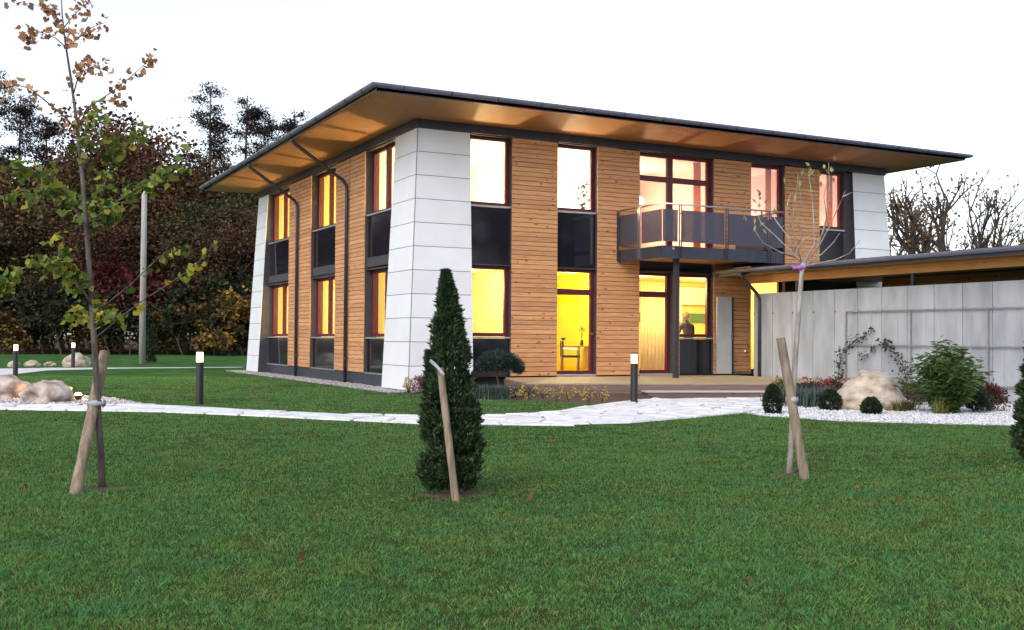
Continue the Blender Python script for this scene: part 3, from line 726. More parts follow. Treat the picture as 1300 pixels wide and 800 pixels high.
ld = bpy.data.lights.new('spot_bulb', 'POINT'); ld.energy = 5; ld.color = (1, .55, .25); ld.shadow_soft_size = .05
lo = bpy.data.objects.new('spot_bulb', ld); col.objects.link(lo); lo.parent = spot; lo.location = (-.02, -.02, .24)
spot2 = thing('ground_spot', 'ground spot lamp hidden between the two rocks by the path', 'lamp', (-8.28, -.42, GZ))
MB().lathe([(.05, 0), (.06, .05), (.075, .11), (.07, .12)], 14).build('housing', POSTB, spot2, True)
ld = bpy.data.lights.new('spot_bulb', 'POINT'); ld.energy = 4; ld.color = (1, .55, .22); ld.shadow_soft_size = .05
lo = bpy.data.objects.new('spot_bulb', ld); col.objects.link(lo); lo.parent = spot2; lo.location = (0, 0, .2)
# the big boulder: flat facets
def boulder():
    from mathutils import noise
    bm = bmesh.new(); bmesh.ops.create_icosphere(bm, subdivisions=5, radius=1)
    planes = [((-.55,-.6,.55), .72), ((.35,-.75,.5), .80), ((.1,-.2,.95), .82), ((.75,-.3,.62), .70), ((-.85,0,.5), .78), ((0,-1,.1), .85), ((.9,.2,.3), .9), ((-.2,.9,.4), .8)]
    for v in bm.verts:
        p = v.co.normalized(); rad = 1.15
        for nrm, d in planes:
            n = Vector(nrm).normalized(); c = p.dot(n)
            if c > .05: rad = min(rad, d/c)
        rad += .05*noise.noise(p*2.5) + .035*noise.noise(p*6+Vector((3,1,2))) + .018*noise.noise(p*15)
        q = p*rad
        v.co = Vector((q.x*1.02+.25*q.z, q.y*.72, max(q.z, -.3)*.66))
    me = bpy.data.meshes.new('boulder'); bm.to_mesh(me); bm.free(); me.materials.append(BOULD)
    me.polygons.foreach_set('use_smooth', [True]*len(me.polygons))
    o = bpy.data.objects.new('boulder', me); col.objects.link(o); o.location = (5.40, -8.95, GZ+.15); o.rotation_euler = (0, 0, R(-25)); o.scale = (.74, .74, .92)
    return tag(o, 'large pale limestone boulder on the white gravel', 'rock')
boulder()

# ================================================================== PLANTS
def leafmat(name, a, b, rough=.6, trans=.25, c3=None): return mat(name, a, rough, b, island=True, trans=trans, c3=c3, spec=.35)
THUJA = leafmat('thuja_green', (.014, .032, .014), (.085, .125, .050), c3=(.026, .055, .022), trans=.15)
THUJ2 = leafmat('thuja_green_warm', (.016, .030, .010), (.06, .09, .03), c3=(.028, .05, .017), trans=.1)
BOXG = leafmat('box_green', (.010, .020, .010), (.045, .065, .03), c3=(.018, .032, .014), trans=.1)
PINEG = leafmat('pine_green', (.014, .030, .022), (.05, .085, .06), c3=(.024, .05, .036), trans=.1)
LAVG = leafmat('grey_green_leaf', (.03, .05, .042), (.11, .145, .125), trans=.15)
BAMG = leafmat('bamboo_green', (.025, .06, .012), (.13, .20, .05), c3=(.06, .115, .028), trans=.3)
VINEG = leafmat('vine_leaf', (.02, .03, .018), (.08, .08, .045), c3=(.05, .035, .03), trans=.2)
REDF = leafmat('red_flower', (.18, .01, .015), (.35, .04, .05), trans=.2)
YELF = leafmat('yellow_leaf', (.42, .26, .05), (.62, .46, .15), trans=.3)
PNKL = leafmat('pink_leaf', (.16, .04, .05), (.40, .16, .17), trans=.3)
OCHG = leafmat('ochre_green_leaf', (.07, .08, .02), (.20, .17, .05), trans=.25)

def conifer(name, label, loc, h, prof, n, seed, m, size=.05, lobes=(), lean=(0, 0)):
    """column of upright flat sprays; prof(t) = radius at height t in 0..1"""
    t_ = thing(name, label, 'conifer', loc); rng = np.random.default_rng(seed)
    def cloud(n, h, prof, off):
        nc = n//26; tc = rng.random(nc)**1.1; ac = rng.uniform(0, 6.283, nc); fc = .35+.75*rng.random(nc)**.5; j = rng.integers(0, nc, n)
        t = np.clip(tc[j]+rng.normal(size=n)*.035/h*.8+.02*rng.random(n), 0, 1); r0_ = np.array([prof(x) for x in t])
        sh_ = np.minimum(1, r0_/.11); a = ac[j]+rng.normal(size=n)*.035/np.maximum(r0_, .05); r = np.maximum(.002, r0_*fc[j]+rng.normal(size=n)*.016*sh_)
        P = np.stack([np.cos(a)*r+off[0], np.sin(a)*r+off[1], t*h+off[2]], 1)
        D = np.stack([np.cos(a)*(.12+.43*sh_), np.sin(a)*(.12+.43*sh_), np.full(n, .85)], 1)
        return P, D
    P, D = cloud(n, h, prof, (0, 0, .02))
    for hh, pr, off, nn in lobes:
        p2, d2 = cloud(nn, hh, pr, off); P = np.concatenate([P, p2]); D = np.concatenate([D, d2])
    # each spray = a flat fan of five leaflets
    Q, E = [], []
    for k in range(5):
        f = (k-2)*.42
        s = np.cross(D, rng.normal(size=D.shape)); s /= np.linalg.norm(s, axis=1, keepdims=True)
        Q.append(P + D*.012*abs(k-2)); E.append(D + s*f)
    V, Fq = leaves(np.concatenate(Q), np.tile(rng.uniform(.6, 1.25, len(P))*size, 5), rng, .26, dirs=np.concatenate(E), jitter=.25)
    V[:, 0] += lean[0]*V[:, 2]/h; V[:, 1] += lean[1]*V[:, 2]/h
    np_obj('foliage', V, Fq, m, t_)
    MB().tube([(0, 0, -.02), (lean[0]*.5, lean[1]*.5, h*.5), (lean[0]*.95, lean[1]*.95, h*.95)], [.035, .025, .006], 8).build('trunk', BARKD, t_)
    return t_
def thprof(t): return float(np.interp(t, [0, .06, .2, .42, .6, .78, .9, .96, 1], [.10, .175, .195, .16, .125, .085, .048, .02, .006]))
conifer('thuja', 'slender dark thuja tied to a stake in the middle of the lawn', (-6.0, -15.63, GZ), 1.77, thprof, 8500, 4, THUJA, .05, lean=(-.085, .04),
        lobes=[(1.10, lambda t: .10*min(1, (t+.15)*4)*(1-max(0, t-.3)/.75), (-.15, .07, .03), 2400)])
conifer('thuja', 'dark thuja cut by the right edge of the photo', (.40, -16.28, GZ), 1.45, lambda t: .25*min(1, (t+.12)*5)*(1-max(0, t-.3)/.8)**.8+.01, 7000, 5, THUJ2, .055)
conifer('thuja', 'distant narrow thuja beside the wooden pole', (-1.6, 29.5, GZ), 2.2, lambda t: .36*min(1, (t+.12)*5)*(1-max(0, t-.3)/.8)**.8+.02, 2600, 6, THUJA, .11)

def stake(label, p0, p1, r, tilt=0):
    p0, p1 = Vector(p0), Vector(p1); t_ = thing('wooden_stake', label, 'stake', p0, 'wooden tree stakes')
    v = p1-p0; n = 9; pts = [v*(i/n) for i in range(n+1)]; pts[0] = -v.normalized()*.06
    rr = [r*(1+.05*math.sin(i*2.3)) for i in range(n)] + [r*.93]
    MB().tube(pts, rr, 12).build('shaft', STAKEW, t_, True).modifiers.new('e', 'EDGE_SPLIT')
    MB().tube([v*.999, v*1.004], [r*.90, r*.70], 12).build('cut_end', mat('cut_wood', (.45,.36,.25), .8), t_)
    return t_
def gpt(x, y, D): v = at(x, y, D); return (v.x, v.y, v.z)
stake('leaning wooden stake crossing the trunk of the leafy young tree', (-8.78, -14.3, GZ), gpt(133, 447, 9.25), .046)
stake('slim wooden stake leaning in front of the thuja', (-6.14, -15.93, GZ), gpt(559, 468, 8.62), .030)
stake('stout leaning wooden stake beside the bare sapling', (-2.65, -16.05, GZ), gpt(991, 429, 10.15), .044)
def tie(label, c, r, m, h=.05, rz=0):
    t_ = thing('tree_tie', label, 'tie', c, 'straps tying trees to stakes')
    s = MB(); n = 18
    for k in range(n+1):
        a = 2*math.pi*k/n; e = 1+.12*math.sin(3*a)
        s.v += [(r[0]*math.cos(a)*e, r[1]*math.sin(a), -h/2+.008*math.sin(5*a)), (r[0]*math.cos(a)*e, r[1]*math.sin(a), h/2+.008*math.cos(4*a))]
    s.f = [(2*k, 2*k+2, 2*k+3, 2*k+1) for k in range(n)]
    o = s.build('strap', m, t_, True); o.rotation_euler = (0, 0, rz); o.modifiers.new('s', 'SOLIDIFY').thickness = .004
    return t_
STRAP = mat('grey_strap', (.26, .27, .32), .5, (.38, .39, .44), scale=12)
tie('grey strap binding the leafy young tree to its stake', gpt(122, 512, 9.05), (.075, .055), STRAP, .045, R(-25))
rb = thing('tree_tie', 'pale strap running from the thuja stake into its left side', 'tie', gpt(558, 474, 8.55), 'straps tying trees to stakes')
s = MB()
for x_, y_, D_ in ((564, 477, 8.53), (560, 472, 8.54), (555, 466, 8.57), (550, 461, 8.62), (546, 458, 8.70)):
    q_ = at(x_, y_, D_) - rb.location; s.v += [(q_.x-.004, q_.y, q_.z-.013), (q_.x+.006, q_.y, q_.z+.014)]
s.f = [(2*k, 2*k+2, 2*k+3, 2*k+1) for k in range(4)]
s.build('strap', STRAP, rb, True).modifiers.new('s', 'SOLIDIFY').thickness = .005
tie('pale strap binding the bare sapling to its stake', gpt(1006, 508, 10.08), (.056, .056), STRAP, .055, R(-25))
tie('magenta ribbon tied below the crown of the bare sapling', gpt(1015, 340, 10.3), (.065, .03), mat('magenta_ribbon', (.36, .10, .36), .5), .035, R(-30))

# ---- young leafy tree at the left
def lobed(P, size, rng, m, name, parent, bend=.45):
    ang = np.linspace(0, 2*np.pi, 11)[:-1]
    rad = np.array([.12, .62, .72, .98, .84, 1.0, .84, .98, .72, .62])
    N = len(P); size = size*rng.uniform(.45, 1.4, N)
    nrm = rng.normal(size=(N, 3))*.8 + np.array([-.2, -.5, .5]); nrm /= np.linalg.norm(nrm, axis=1, keepdims=True)
    d = rng.normal(size=(N, 3)) + np.array([0, 0, -.8]); d -= nrm*np.sum(d*nrm, 1, keepdims=True); d /= np.linalg.norm(d, axis=1, keepdims=True)
    s = np.cross(nrm, d)
    u = -np.cos(ang)*rad*.5+.5; v = np.sin(ang)*rad*.55
    fold = bend*np.abs(v)*rng.uniform(.3, 1.6, (N, 1)) - bend*.8*u**2*rng.uniform(-.3, 1.4, (N, 1))
    V = P[:, None, :] + size[:, None, None]*(u[None, :, None]*d[:, None, :] + v[None, :, None]*s[:, None, :] + fold[..., None]*nrm[:, None, :])
    return np_obj(name, V.reshape(-1, 3), np.arange(10*N).reshape(N, 10), m, parent)
GREENL = leafmat('green_tree_leaf', (.05, .11, .02), (.26, .27, .045), trans=.4, c3=(.13, .19, .03))
GOLDL = leafmat('yellowing_tree_leaf', (.16, .20, .03), (.55, .40, .04), trans=.4, c3=(.36, .32, .04))
RUSTL = leafmat('rust_tree_leaf', (.22, .095, .045), (.60, .36, .17), trans=.45, c3=(.42, .21, .10))
TB = Vector((-8.55, -14.11, GZ))
ytree = thing('young_tree', 'leafy young tree with green to rusty leaves tied to a stake', 'tree', TB)
def tp(x, y, D=9.05): return at(x, y, D) - TB
trk = [(130, 628), (128, 580), (125, 530), (121, 455), (117, 390), (112, 320), (105, 230), (98, 160), (90, 100), (83, 55), (79, 20), (77, -20)]
MB().tube([tp(x, y) for x, y in trk], [.034, .029, .027, .026, .024, .021, .018, .014, .011, .008, .006, .003], 10).build('trunk', BARK, ytree, True)
BR = [  # branch: start depth offset, end depth offset, pixels, radius, leaf kind, leaves on it, spread in px
 (-.5, [(119,392),(104,366),(88,348),(66,335),(46,333),(20,346),(-6,366)], .011, 'G', 75, 15),
 (-.3, [(104,366),(92,345),(82,322),(70,304)], .007, 'Y', 34, 12),
 (.25, [(119,395),(140,382),(165,362),(190,338),(210,320),(240,311)], .007, 'G', 12, 6),
 (-.2, [(120,430),(157,400),(182,381),(215,360),(245,340),(262,322),(279,300)], .007, 'Y', 16, 5),
 (.2, [(119,405),(108,396),(98,398),(88,405)], .005, 'Y', 26, 11),
 (-.25, [(119,402),(128,394),(138,399),(146,408)], .005, 'Y', 22, 10),
 (.35, [(111,290),(95,266),(80,243),(56,238),(28,242),(-8,252)], .011, 'G', 74, 16),
 (-.2, [(80,243),(60,222),(40,215),(15,212)], .007, 'G', 34, 12),
 (.15, [(112,286),(123,258),(134,230),(143,204),(147,188)], .008, 'G', 48, 12),
 (-.35, [(115,282),(148,256),(175,240),(190,229),(214,216),(234,210)], .009, 'G', 52, 11),
 (.2, [(110,300),(125,282),(140,270),(152,266)], .006, 'G', 24, 9),
 (.3, [(104,200),(118,182),(140,178),(170,172),(186,168)], .006, 'G', 44, 11),
 (-.3, [(101,190),(112,165),(118,148),(128,140)], .006, 'G', 26, 9),
 (-.3, [(99,168),(84,150),(60,130),(38,112),(12,106),(-10,110)], .009, 'R', 44, 12),
 (.3, [(99,165),(110,138),(140,118),(163,100),(180,85),(198,68)], .007, 'R', 40, 8),
 (-.2, [(93,120),(100,95),(108,80),(126,88),(138,84)], .006, 'R', 46, 9),
 (.2, [(86,62),(70,48),(48,40),(30,44)], .006, 'R', 30, 9),
 (-.2, [(86,60),(100,48),(118,34),(136,28)], .006, 'R', 40, 10),
 (.1, [(82,45),(72,30),(64,15),(62,4)], .005, 'R', 34, 10),
 (-.1, [(81,35),(92,22),(103,10),(112,-4)], .005, 'R', 26, 11),
 (.2, [(81,30),(60,12),(38,4),(16,8)], .004, 'R', 12, 8),
 (.3, [(100,150),(120,128),(150,128),(162,122)], .005, 'R', 18, 8)]
rng = np.random.default_rng(12); LP = {'G': [], 'Y': [], 'R': []}
for k, (doff, px, r, kd, n, sp) in enumerate(BR):
    m_ = len(px)-1; pts = [tp(x, y, 9.05+doff*i/m_) for i, (x, y) in enumerate(px)]
    MB().tube(pts, [r*(1-.75*i/m_) for i in range(m_+1)], 6).build('branch', BARK, ytree, True)
    for q in range(int(n*(1.25 if kd == 'R' else 1.6))):
        t = (rng.random()**.75)*m_; i = min(int(t), m_-1); f = t-i
        p = pts[i]*(1-f)+pts[i+1]*f
        p = p + Vector(rng.normal(size=3))*sp*.0066*.48
        kk = kd
        if kd == 'G' and rng.random() < .16: kk = 'Y'
        if kd == 'Y' and rng.random() < .4: kk = 'G'
        LP[kk].append(p)
for kk, mm in (('G', GREENL), ('Y', GOLDL), ('R', RUSTL)): lobed(np.array(LP[kk]), .058 if kk == 'R' else .072, rng, mm, 'foliage', ytree)
# ---- bare sapling at the right
SB = Vector((-2.58, -15.76, GZ)); sap = thing('sapling', 'bare grey sapling with a fan of twigs before the balcony', 'tree', SB)
def sp_(x, y, D=10.3): return at(x, y, D) - SB
MB().tube([sp_(1002, 608), sp_(1004, 570), sp_(1007, 508), sp_(1010, 450), sp_(1014, 395), sp_(1018, 345), sp_(1020, 334)], [.034, .028, .026, .025, .024, .023, .026], 10).build('trunk', BARKP, sap, True)
TW = [(.3, [(1019,336),(1005,320),(985,300),(966,283),(960,268)]), (-.3, [(1010,327),(990,320),(968,308),(957,290)]), (.2, [(1008,322),(1000,300),(985,280),(975,262),(968,250)]),
      (-.2, [(1019,336),(1012,315),(1006,285),(1009,262),(1012,235),(1013,222)]), (.1, [(1006,290),(998,272),(1000,258),(1004,245)]), (.3, [(1020,334),(1034,310),(1033,280),(1031,250),(1027,224),(1028,216)]),
      (-.3, [(1022,334),(1040,312),(1052,290),(1062,268),(1070,250),(1073,242)]), (.25, [(1036,318),(1046,290),(1052,262),(1053,235),(1052,206)]), (-.2, [(1046,300),(1049,275),(1046,250),(1050,228)]),
      (-.3, [(1022,338),(1040,334),(1060,330),(1078,322),(1092,305)]), (.2, [(1024,336),(1044,322),(1058,308),(1066,296)]), (.2, [(1012,322),(1020,305),(1030,298),(1036,290)]), (-.25, [(1008,318),(1018,300),(1012,280),(1018,262),(1016,245)]), (.3, [(1070,250),(1078,246),(1082,244)])]
tips = []
for k, (do, px) in enumerate(TW):
    m_ = len(px)-1; pts = [sp_(x, y, 10.3+do*i/m_) for i, (x, y) in enumerate(px)]
    MB().tube(pts, [.0085*(1-.72*i/m_) for i in range(m_+1)], 6).build('twig', BARKP, sap, True)
    if k in (0, 2, 3, 5, 7): tips += [pts[-1]+Vector(rng.normal(size=3))*.05 for _ in range(7)] + [pts[-2]+Vector(rng.normal(size=3))*.05 for _ in range(4)]
V, Fq = leaves(np.array(tips), .075, rng, .4, dirs=np.tile([0, 0, -1.0], (len(tips), 1)), jitter=1.0)
np_obj('foliage', V, Fq, leafmat('sapling_leaf', (.22, .24, .06), (.45, .40, .15), trans=.35), sap)

# ---- shrubs near the house
def shrub(name, label, loc, rad, n, m, seed, size, cat='shrub', aspect=.5, shell=.45, lumps=7, stem=True, group=None, up_=.5):
    t_ = thing(name, label, cat, loc, group); rng = np.random.default_rng(seed)
    P, D = [], []
    for k in range(lumps):
        a = rng.uniform(0, 6.28); q = rng.uniform(.0, .55)
        c = np.array([math.cos(a)*q*rad[0], math.sin(a)*q*rad[1], rad[2]*(1+rng.uniform(-.35, .3))])
        p, d = ball(rng, n//lumps, c, np.array(rad)*rng.uniform(.45, .7), shell); P.append(p); D.append(d+np.array([0, 0, up_]))
    P, D = np.concatenate(P), np.concatenate(D); k = P[:, 2] > .01
    V, Fq = leaves(P[k], rng.uniform(.6, 1.3, k.sum())*size, rng, aspect, dirs=D[k], jitter=1)
    np_obj('foliage', V, Fq, m, t_)
    if stem:
        s = MB()
        for q in range(5): a = q*1.26; s.tube([(0, 0, -.02), (math.cos(a)*rad[0]*.3, math.sin(a)*rad[1]*.3, rad[2]*.6), (math.cos(a)*rad[0]*.55, math.sin(a)*rad[1]*.55, rad[2]*1.3)], [.012, .009, .004], 5)
        s.build('stems', BARKD, t_)
    return t_
def ballshrub(label, loc, r, h, n, seed, m=None):
    t_ = thing('box_shrub', label, 'shrub', loc); rng = np.random.default_rng(seed)
    a = rng.uniform(0, 6.283, n); t = rng.random(n); rr = r*np.sin(np.pi*np.clip(t*.86+.12, 0, 1))**.7*(.55+.45*rng.random(n)**.5)*(1+.08*np.sin(a*6+t*15))
    P = np.stack([np.cos(a)*rr, np.sin(a)*rr, t*h*.96], 1); D = np.stack([np.cos(a), np.sin(a), t*1.6-.3], 1)
    V, Fq = leaves(P, rng.uniform(.6, 1.3, n)*.05, rng, .5, dirs=D, jitter=.9); np_obj('foliage', V, Fq, m or BOXG, t_)
    MB().tube([(0, 0, -.02), (0, 0, h*.7)], [.015, .006], 6).build('stem', BARKD, t_)
ballshrub('small cone shaped box shrub at the end of the path', (2.86, -9.25, GZ), .145, .52, 2600, 21)
ballshrub('round box shrub in front of the boulder', (4.44, -9.95, GZ), .155, .29, 2400, 22)
ballshrub('dark upright box shrub left of the boulder', (4.55, -8.85, GZ), .19, .38, 2600, 23)
# bamboo
bam = thing('bamboo', 'leafy green bamboo clump on the gravel before the wall', 'bamboo', (5.85, -10.35, GZ)); rng = np.random.default_rng(31)
P, D = [], []
for k in range(54):
    a = rng.uniform(0, 6.28); q = rng.random()**.6; h = rng.uniform(.75, 1.45)*(1-.25*q); lean = np.array([math.cos(a), math.sin(a)])*q*.62
    pts = [Vector((lean[0]*.25*(i/6)+lean[0]*.9*(i/6)**2, lean[1]*.25*(i/6)+lean[1]*.9*(i/6)**2, h*(i/6)*(1-.16*(i/6)*q))) for i in range(7)]
    MB().tube(pts, [.007*(1-.7*i/6) for i in range(7)], 5).build('culm', OCHG, bam)
    for j in range(95):
        t = rng.uniform(.18, 1)*6; i = min(int(t), 5); p = pts[i].lerp(pts[i+1], t-i)
        P.append(tuple(p+Vector(rng.normal(size=3))*.05)); b = rng.uniform(0, 6.28); D.append((math.cos(b)+lean[0], math.sin(b)+lean[1], rng.uniform(-.7, .35)))
V, Fq = leaves(np.array(P), rng.uniform(.11, .24, len(P)), rng, .17, dirs=np.array(D), jitter=.4); np_obj('foliage', V, Fq, BAMG, bam)
# grasses / sedges by the boulder
def tuft(name, label, loc, n, h, sp, m, seed, cat='grass plant', wd=.012, group=None, rx=0, ry=0):
    t_ = thing(name, label, cat, loc, group); rng = np.random.default_rng(seed)
    a = rng.uniform(0, 6.283, n); l = rng.uniform(0, 1, n)*sp; hh = h*rng.uniform(.5, 1.1, n)
    bx = rng.normal(size=n)*(.04+rx*.5); by = rng.normal(size=n)*(.04+ry*.5); V = []
    dirx, diry = np.cos(a), np.sin(a); b0 = np.stack([bx, by, np.zeros(n)], 1)
    s = np.stack([-diry, dirx, np.zeros(n)], 1)*wd*.5
    m1 = b0 + np.stack([dirx*l*.35, diry*l*.35, hh*.65], 1); tipp = b0 + np.stack([dirx*l, diry*l, hh*(1-.25*l/max(sp, .01))], 1)
    V = np.stack([b0-s, b0+s, m1+s, m1-s, tipp], 1).reshape(-1, 3)
    k = np.arange(n)[:, None]*5; np_obj('blades', V, np.concatenate([k+np.array([[0, 1, 2]]), k+np.array([[0, 2, 3]]), k+np.array([[3, 2, 4]])]), m, t_)
    return t_
tuft('sedge', 'arching yellow green sedge at the foot of the bamboo', (5.55, -10.45, GZ), 130, .34, .34, leafmat('sedge_leaf', (.12,.16,.03), (.38,.38,.12)), 41)
tuft('sedge', 'low brownish sedge right of the boulder', (5.6, -9.6, GZ), 260, .26, .38, leafmat('brown_sedge', (.10,.09,.03), (.30,.24,.10)), 42, rx=.25)
LAVS = [((4.95, -6.9), 'grey green lavender at the end of the deck'), ((4.65, -7.75), 'tall grey green lavender left of the boulder'), ((5.5, -7.15), 'grey green lavender behind the boulder')]
for i, ((x, y), lb) in enumerate(LAVS): tuft('lavender', lb, (x+.3, y-.2, GZ), 900, .40, .26, LAVG, 50+i, 'shrub', .014, rx=.32, ry=.25)
for i, ((x, y), lb) in enumerate((((6.3, -6.5), 'red flowering shrub by the wall left of the boulder'), ((7.2, -6.3), 'red flowering shrub against the wall behind the boulder'), ((8.1, -6.2), 'dull red shrub against the wall right behind the boulder'))):
    s_ = shrub('flowering_shrub', lb, (x, y, GZ), (.42, .35, .24), 1300, BOXG, 60+i, .06)
    P, D = ball(np.random.default_rng(70+i), 260, (0, 0, .32), (.42, .36, .2), .8); P = P[P[:, 2] > .3]
    V, Fq = leaves(P, .045, np.random.default_rng(i), .8); np_obj('flowers', V, Fq, REDF, s_)['kind'] = 'stuff'
shrub('shrub', 'small yellowing shrub at the deck corner by the wall', (5.45, -6.5, GZ), (.3, .3, .3), 700, OCHG, 80, .07)
shrub('shrub', 'reddish dwarf shrub right of the bamboo', (7.1, -10.2, GZ), (.34, .34, .27), 1500, leafmat('reddish_shrub', (.03,.03,.015), (.20,.07,.05)), 81, .06)
shrub('shrub', 'dark low shrub between bamboo and right thuja', (6.62, -10.3, GZ), (.36, .36, .24), 1400, BOXG, 82, .06)
shrub('shrub', 'brown dry shrub between the boulder and the wall', (7.3, -8.4, GZ), (.5, .4, .24), 1200, leafmat('dry_shrub', (.06,.04,.025), (.20,.13,.08)), 83, .06)
# climbers on the trellis
def vine(label, pts, n, seed, w=.09):
    pts = [Vector(p) for p in pts]; base = pts[0]; t_ = thing('climbing_vine', label, 'vine', base); rng = np.random.default_rng(seed)
    q = [p-base for p in pts]; MB().tube(q, [.010*(1-.6*i/(len(q)-1)) for i in range(len(q))], 6).build('stem', BARKD, t_)
    P = []
    for k in range(n):
        t = rng.random()**1.2*(len(q)-1); i = min(int(t), len(q)-2); P.append(tuple(q[i].lerp(q[i+1], t-i)+Vector(rng.normal(size=3))*w*(1-.5*t/len(q))))
    V, Fq = leaves(np.array(P), rng.uniform(.05, .1, n), rng, .6); np_obj('foliage', V, Fq, VINEG, t_)
def wp(x, y, X=9.3): d = fw + rt*((x-650)/F_PX) - up*((y-400)/F_PX); t = (X-CAM.x)/d.x; return CAM+d*t
vb = wp(1066, 485); vine('climbing vine arching up the wall left of the boulder', [(vb.x, vb.y, GZ), wp(1064, 478), wp(1066, 462), wp(1070, 448), wp(1078, 438), wp(1090, 430), wp(1102, 425), wp(1110, 419)], 230, 91)
vb = wp(1152, 485); vine('climbing vine leaning left above the boulder on the trellis', [(vb.x, vb.y, GZ), wp(1150, 478), wp(1146, 465), wp(1138, 452), wp(1130, 442), wp(1126, 434), wp(1118, 436)], 190, 92)
vb = wp(1094, 452); vine('short loose vine sprig hanging on the trellis wire', [wp(1094, 453), wp(1102, 450), wp(1108, 446), wp(1111, 440)], 40, 93, .05)
# topiary pine, lavender, corner shrub, yellow seedlings before the deck
tp_ = thing('cloud_pine', 'small flat topped pine on a thin stem before the deck', 'pine', (.80, -2.75, GZ)); tp_.scale = (.84, .84, .98); rng = np.random.default_rng(101)
MB().tube([(0, 0, -.02), (.03, 0, .3), (-.03, .02, .55), (.0, 0, .8)], [.03, .026, .02, .012], 8).build('trunk', BARKD, tp_, True)
P, D = [], []
for c, r in (((0, 0, .90), (.38, .38, .14)), ((.36, -.12, .72), (.24, .22, .10)), ((-.34, .1, .70), (.2, .2, .09)), ((.1, .2, .8), (.3, .28, .1)), ((.5, -.2, .62), (.14, .14, .07)), ((-.15, -.1, .78), (.28, .28, .12)), ((.22, -.1, .84), (.3, .28, .13)), ((.42, -.18, .72), (.22, .2, .12)), ((-.25, .05, .8), (.24, .24, .11))):
    p, d = ball(rng, 800, c, r, .25); P.append(p); D.append(d*.8+np.array([0, 0, .5]))
    MB().tube([(0, 0, .5), (c[0]*.6, c[1]*.6, c[2]-.08), c], [.012, .009, .004], 5).build('branch', BARKD, tp_)
P, D = np.concatenate(P), np.concatenate(D); V, Fq = leaves(P, rng.uniform(.05, .10, len(P)), rng, .22, dirs=D, jitter=.8); np_obj('foliage', V, Fq, PINEG, tp_)
for i, (x, y, lb) in enumerate(((.32, -3.0, 'grey green lavender clump under the small pine, nearest the white corner'), (.60, -3.35, 'middle grey green lavender clump under the small pine'), (.95, -3.3, 'grey green lavender clump at the left end of the deck'))):
    tuft('lavender', lb, (x, y, GZ), 1100, .32, .26, LAVG, 110+i, 'shrub', .012, rx=.24, ry=.2)
s_ = shrub('shrub', 'pinkish leaved dwarf shrub at the white house corner', (-.10, -.80, GZ), (.30, .26, .28), 520, PNKL, 120, .07, lumps=5)
shrub('shrub', 'yellowish sprig left of the pinkish shrub at the corner', (-.42, -.62, GZ), (.13, .12, .2), 140, YELF, 121, .06, lumps=4)
for i, (px, py) in enumerate(((672, 505), (689, 503), (706, 506), (722, 505), (741, 502), (748, 508), (764, 506), (655, 503))):
    py += 5.5
    d = fw + rt*((px-650)/F_PX) - up*((py-400)/F_PX); v = CAM + d*((GZ-CAM.z)/d.z)
    t_ = thing('seedling', 'small yellow leaved seedling in the mulch before the deck', 'plant', (v.x, v.y, GZ+.03), 'yellow seedlings in the mulch bed'); rng = np.random.default_rng(130+i)
    P, D = [], []
    for k in range(7):
        a = rng.uniform(0, 6.28); h = rng.uniform(.14, .34); e = Vector((math.cos(a)*.13, math.sin(a)*.13, h))
        MB().tube([(0, 0, -.01), e*.5+Vector((0, 0, .02)), e], [.004, .003, .002], 4).build('stem', BARKD, t_)
        for j in range(13): f = rng.uniform(.3, 1.05); P.append(tuple(e*f+Vector(rng.normal(size=3))*.022)); D.append((math.cos(a), math.sin(a), .3))
    V, Fq = leaves(np.array(P), rng.uniform(.03, .055, len(P)), rng, .6, dirs=np.array(D)); np_obj('foliage', V, Fq, YELF, t_)

# ================================================================== POLE, FENCE, FOREST
pole = thing('utility_pole', 'weathered wooden utility pole before the wood', 'pole', (-2.08, 28.0, GZ))
MB().tube([(0, 0, -.1), (0, 0, 7.75), (0, 0, 7.95)], [.15, .12, .03], 14).build('shaft', POLEW, pole, True)
MB().box(-.14, .14, -.02, .02, 7.55, 7.6).build('cross_clamp', ANTH, pole)
for k in range(1): MB().tube([(0, 0, 7.58), (14, 3, 7.1), (40, 10, 7.3)], .012, 5).build('wire', CORE, pole)
fence = thing('wire_fence', 'dark wire fence along the edge of the wood', 'fence', (-20, 66, GZ))
for i in range(26): MB().box(-.03, .03, -.03, .03, 0, 1.1).build('post', BARKD, fence, loc=(i*2.6, -i*.35, 0))
for z in (.25, .6, .95): MB().tube([(0, 0, z), (66, -8.9, z)], .012, 4).build('wire', WIRE, fence)

def rec(mb, rng, p, d, L, r, lvl, mx, tips, kids=3, spread=.75, upb=.15, segs=4, dr=.68):
    pts = [p.copy()]; rr = [r]
    for i in range(segs):
        d = (d + Vector(rng.normal(size=3))*.13 + Vector((0, 0, upb*.25))).normalized(); p = p + d*(L/segs); pts.append(p.copy()); rr.append(r*(1-.42*(i+1)/segs))
    mb.tube(pts, rr, 7 if lvl < 2 else 4, cap=False)
    if lvl >= mx: tips += [tuple(q) for q in pts[1:]]; return
    if lvl >= mx-1: tips += [tuple(q) for q in pts[2:]]
    for k in range(kids+(1 if rng.random() < .4 else 0)):
        t = rng.uniform(.4, 1.0) if k else 1.0; i = min(int(t*segs), segs-1); q = pts[i].lerp(pts[i+1], t*segs-i) if t < 1 else pts[-1]
        s = Vector(rng.normal(size=3)); s -= d*s.dot(d); s.normalize()
        rec(mb, rng, q, (d + s*spread*rng.uniform(.6, 1.3)).normalized(), L*dr*rng.uniform(.8, 1.15), r*.56, lvl+1, mx, tips, kids, spread, upb, max(3, segs-1), dr)
def fmat(name, a, b, c): return mat(name, a, .75, b, island=True, c3=c, trans=.15, spec=.2, obj_rand=.38)
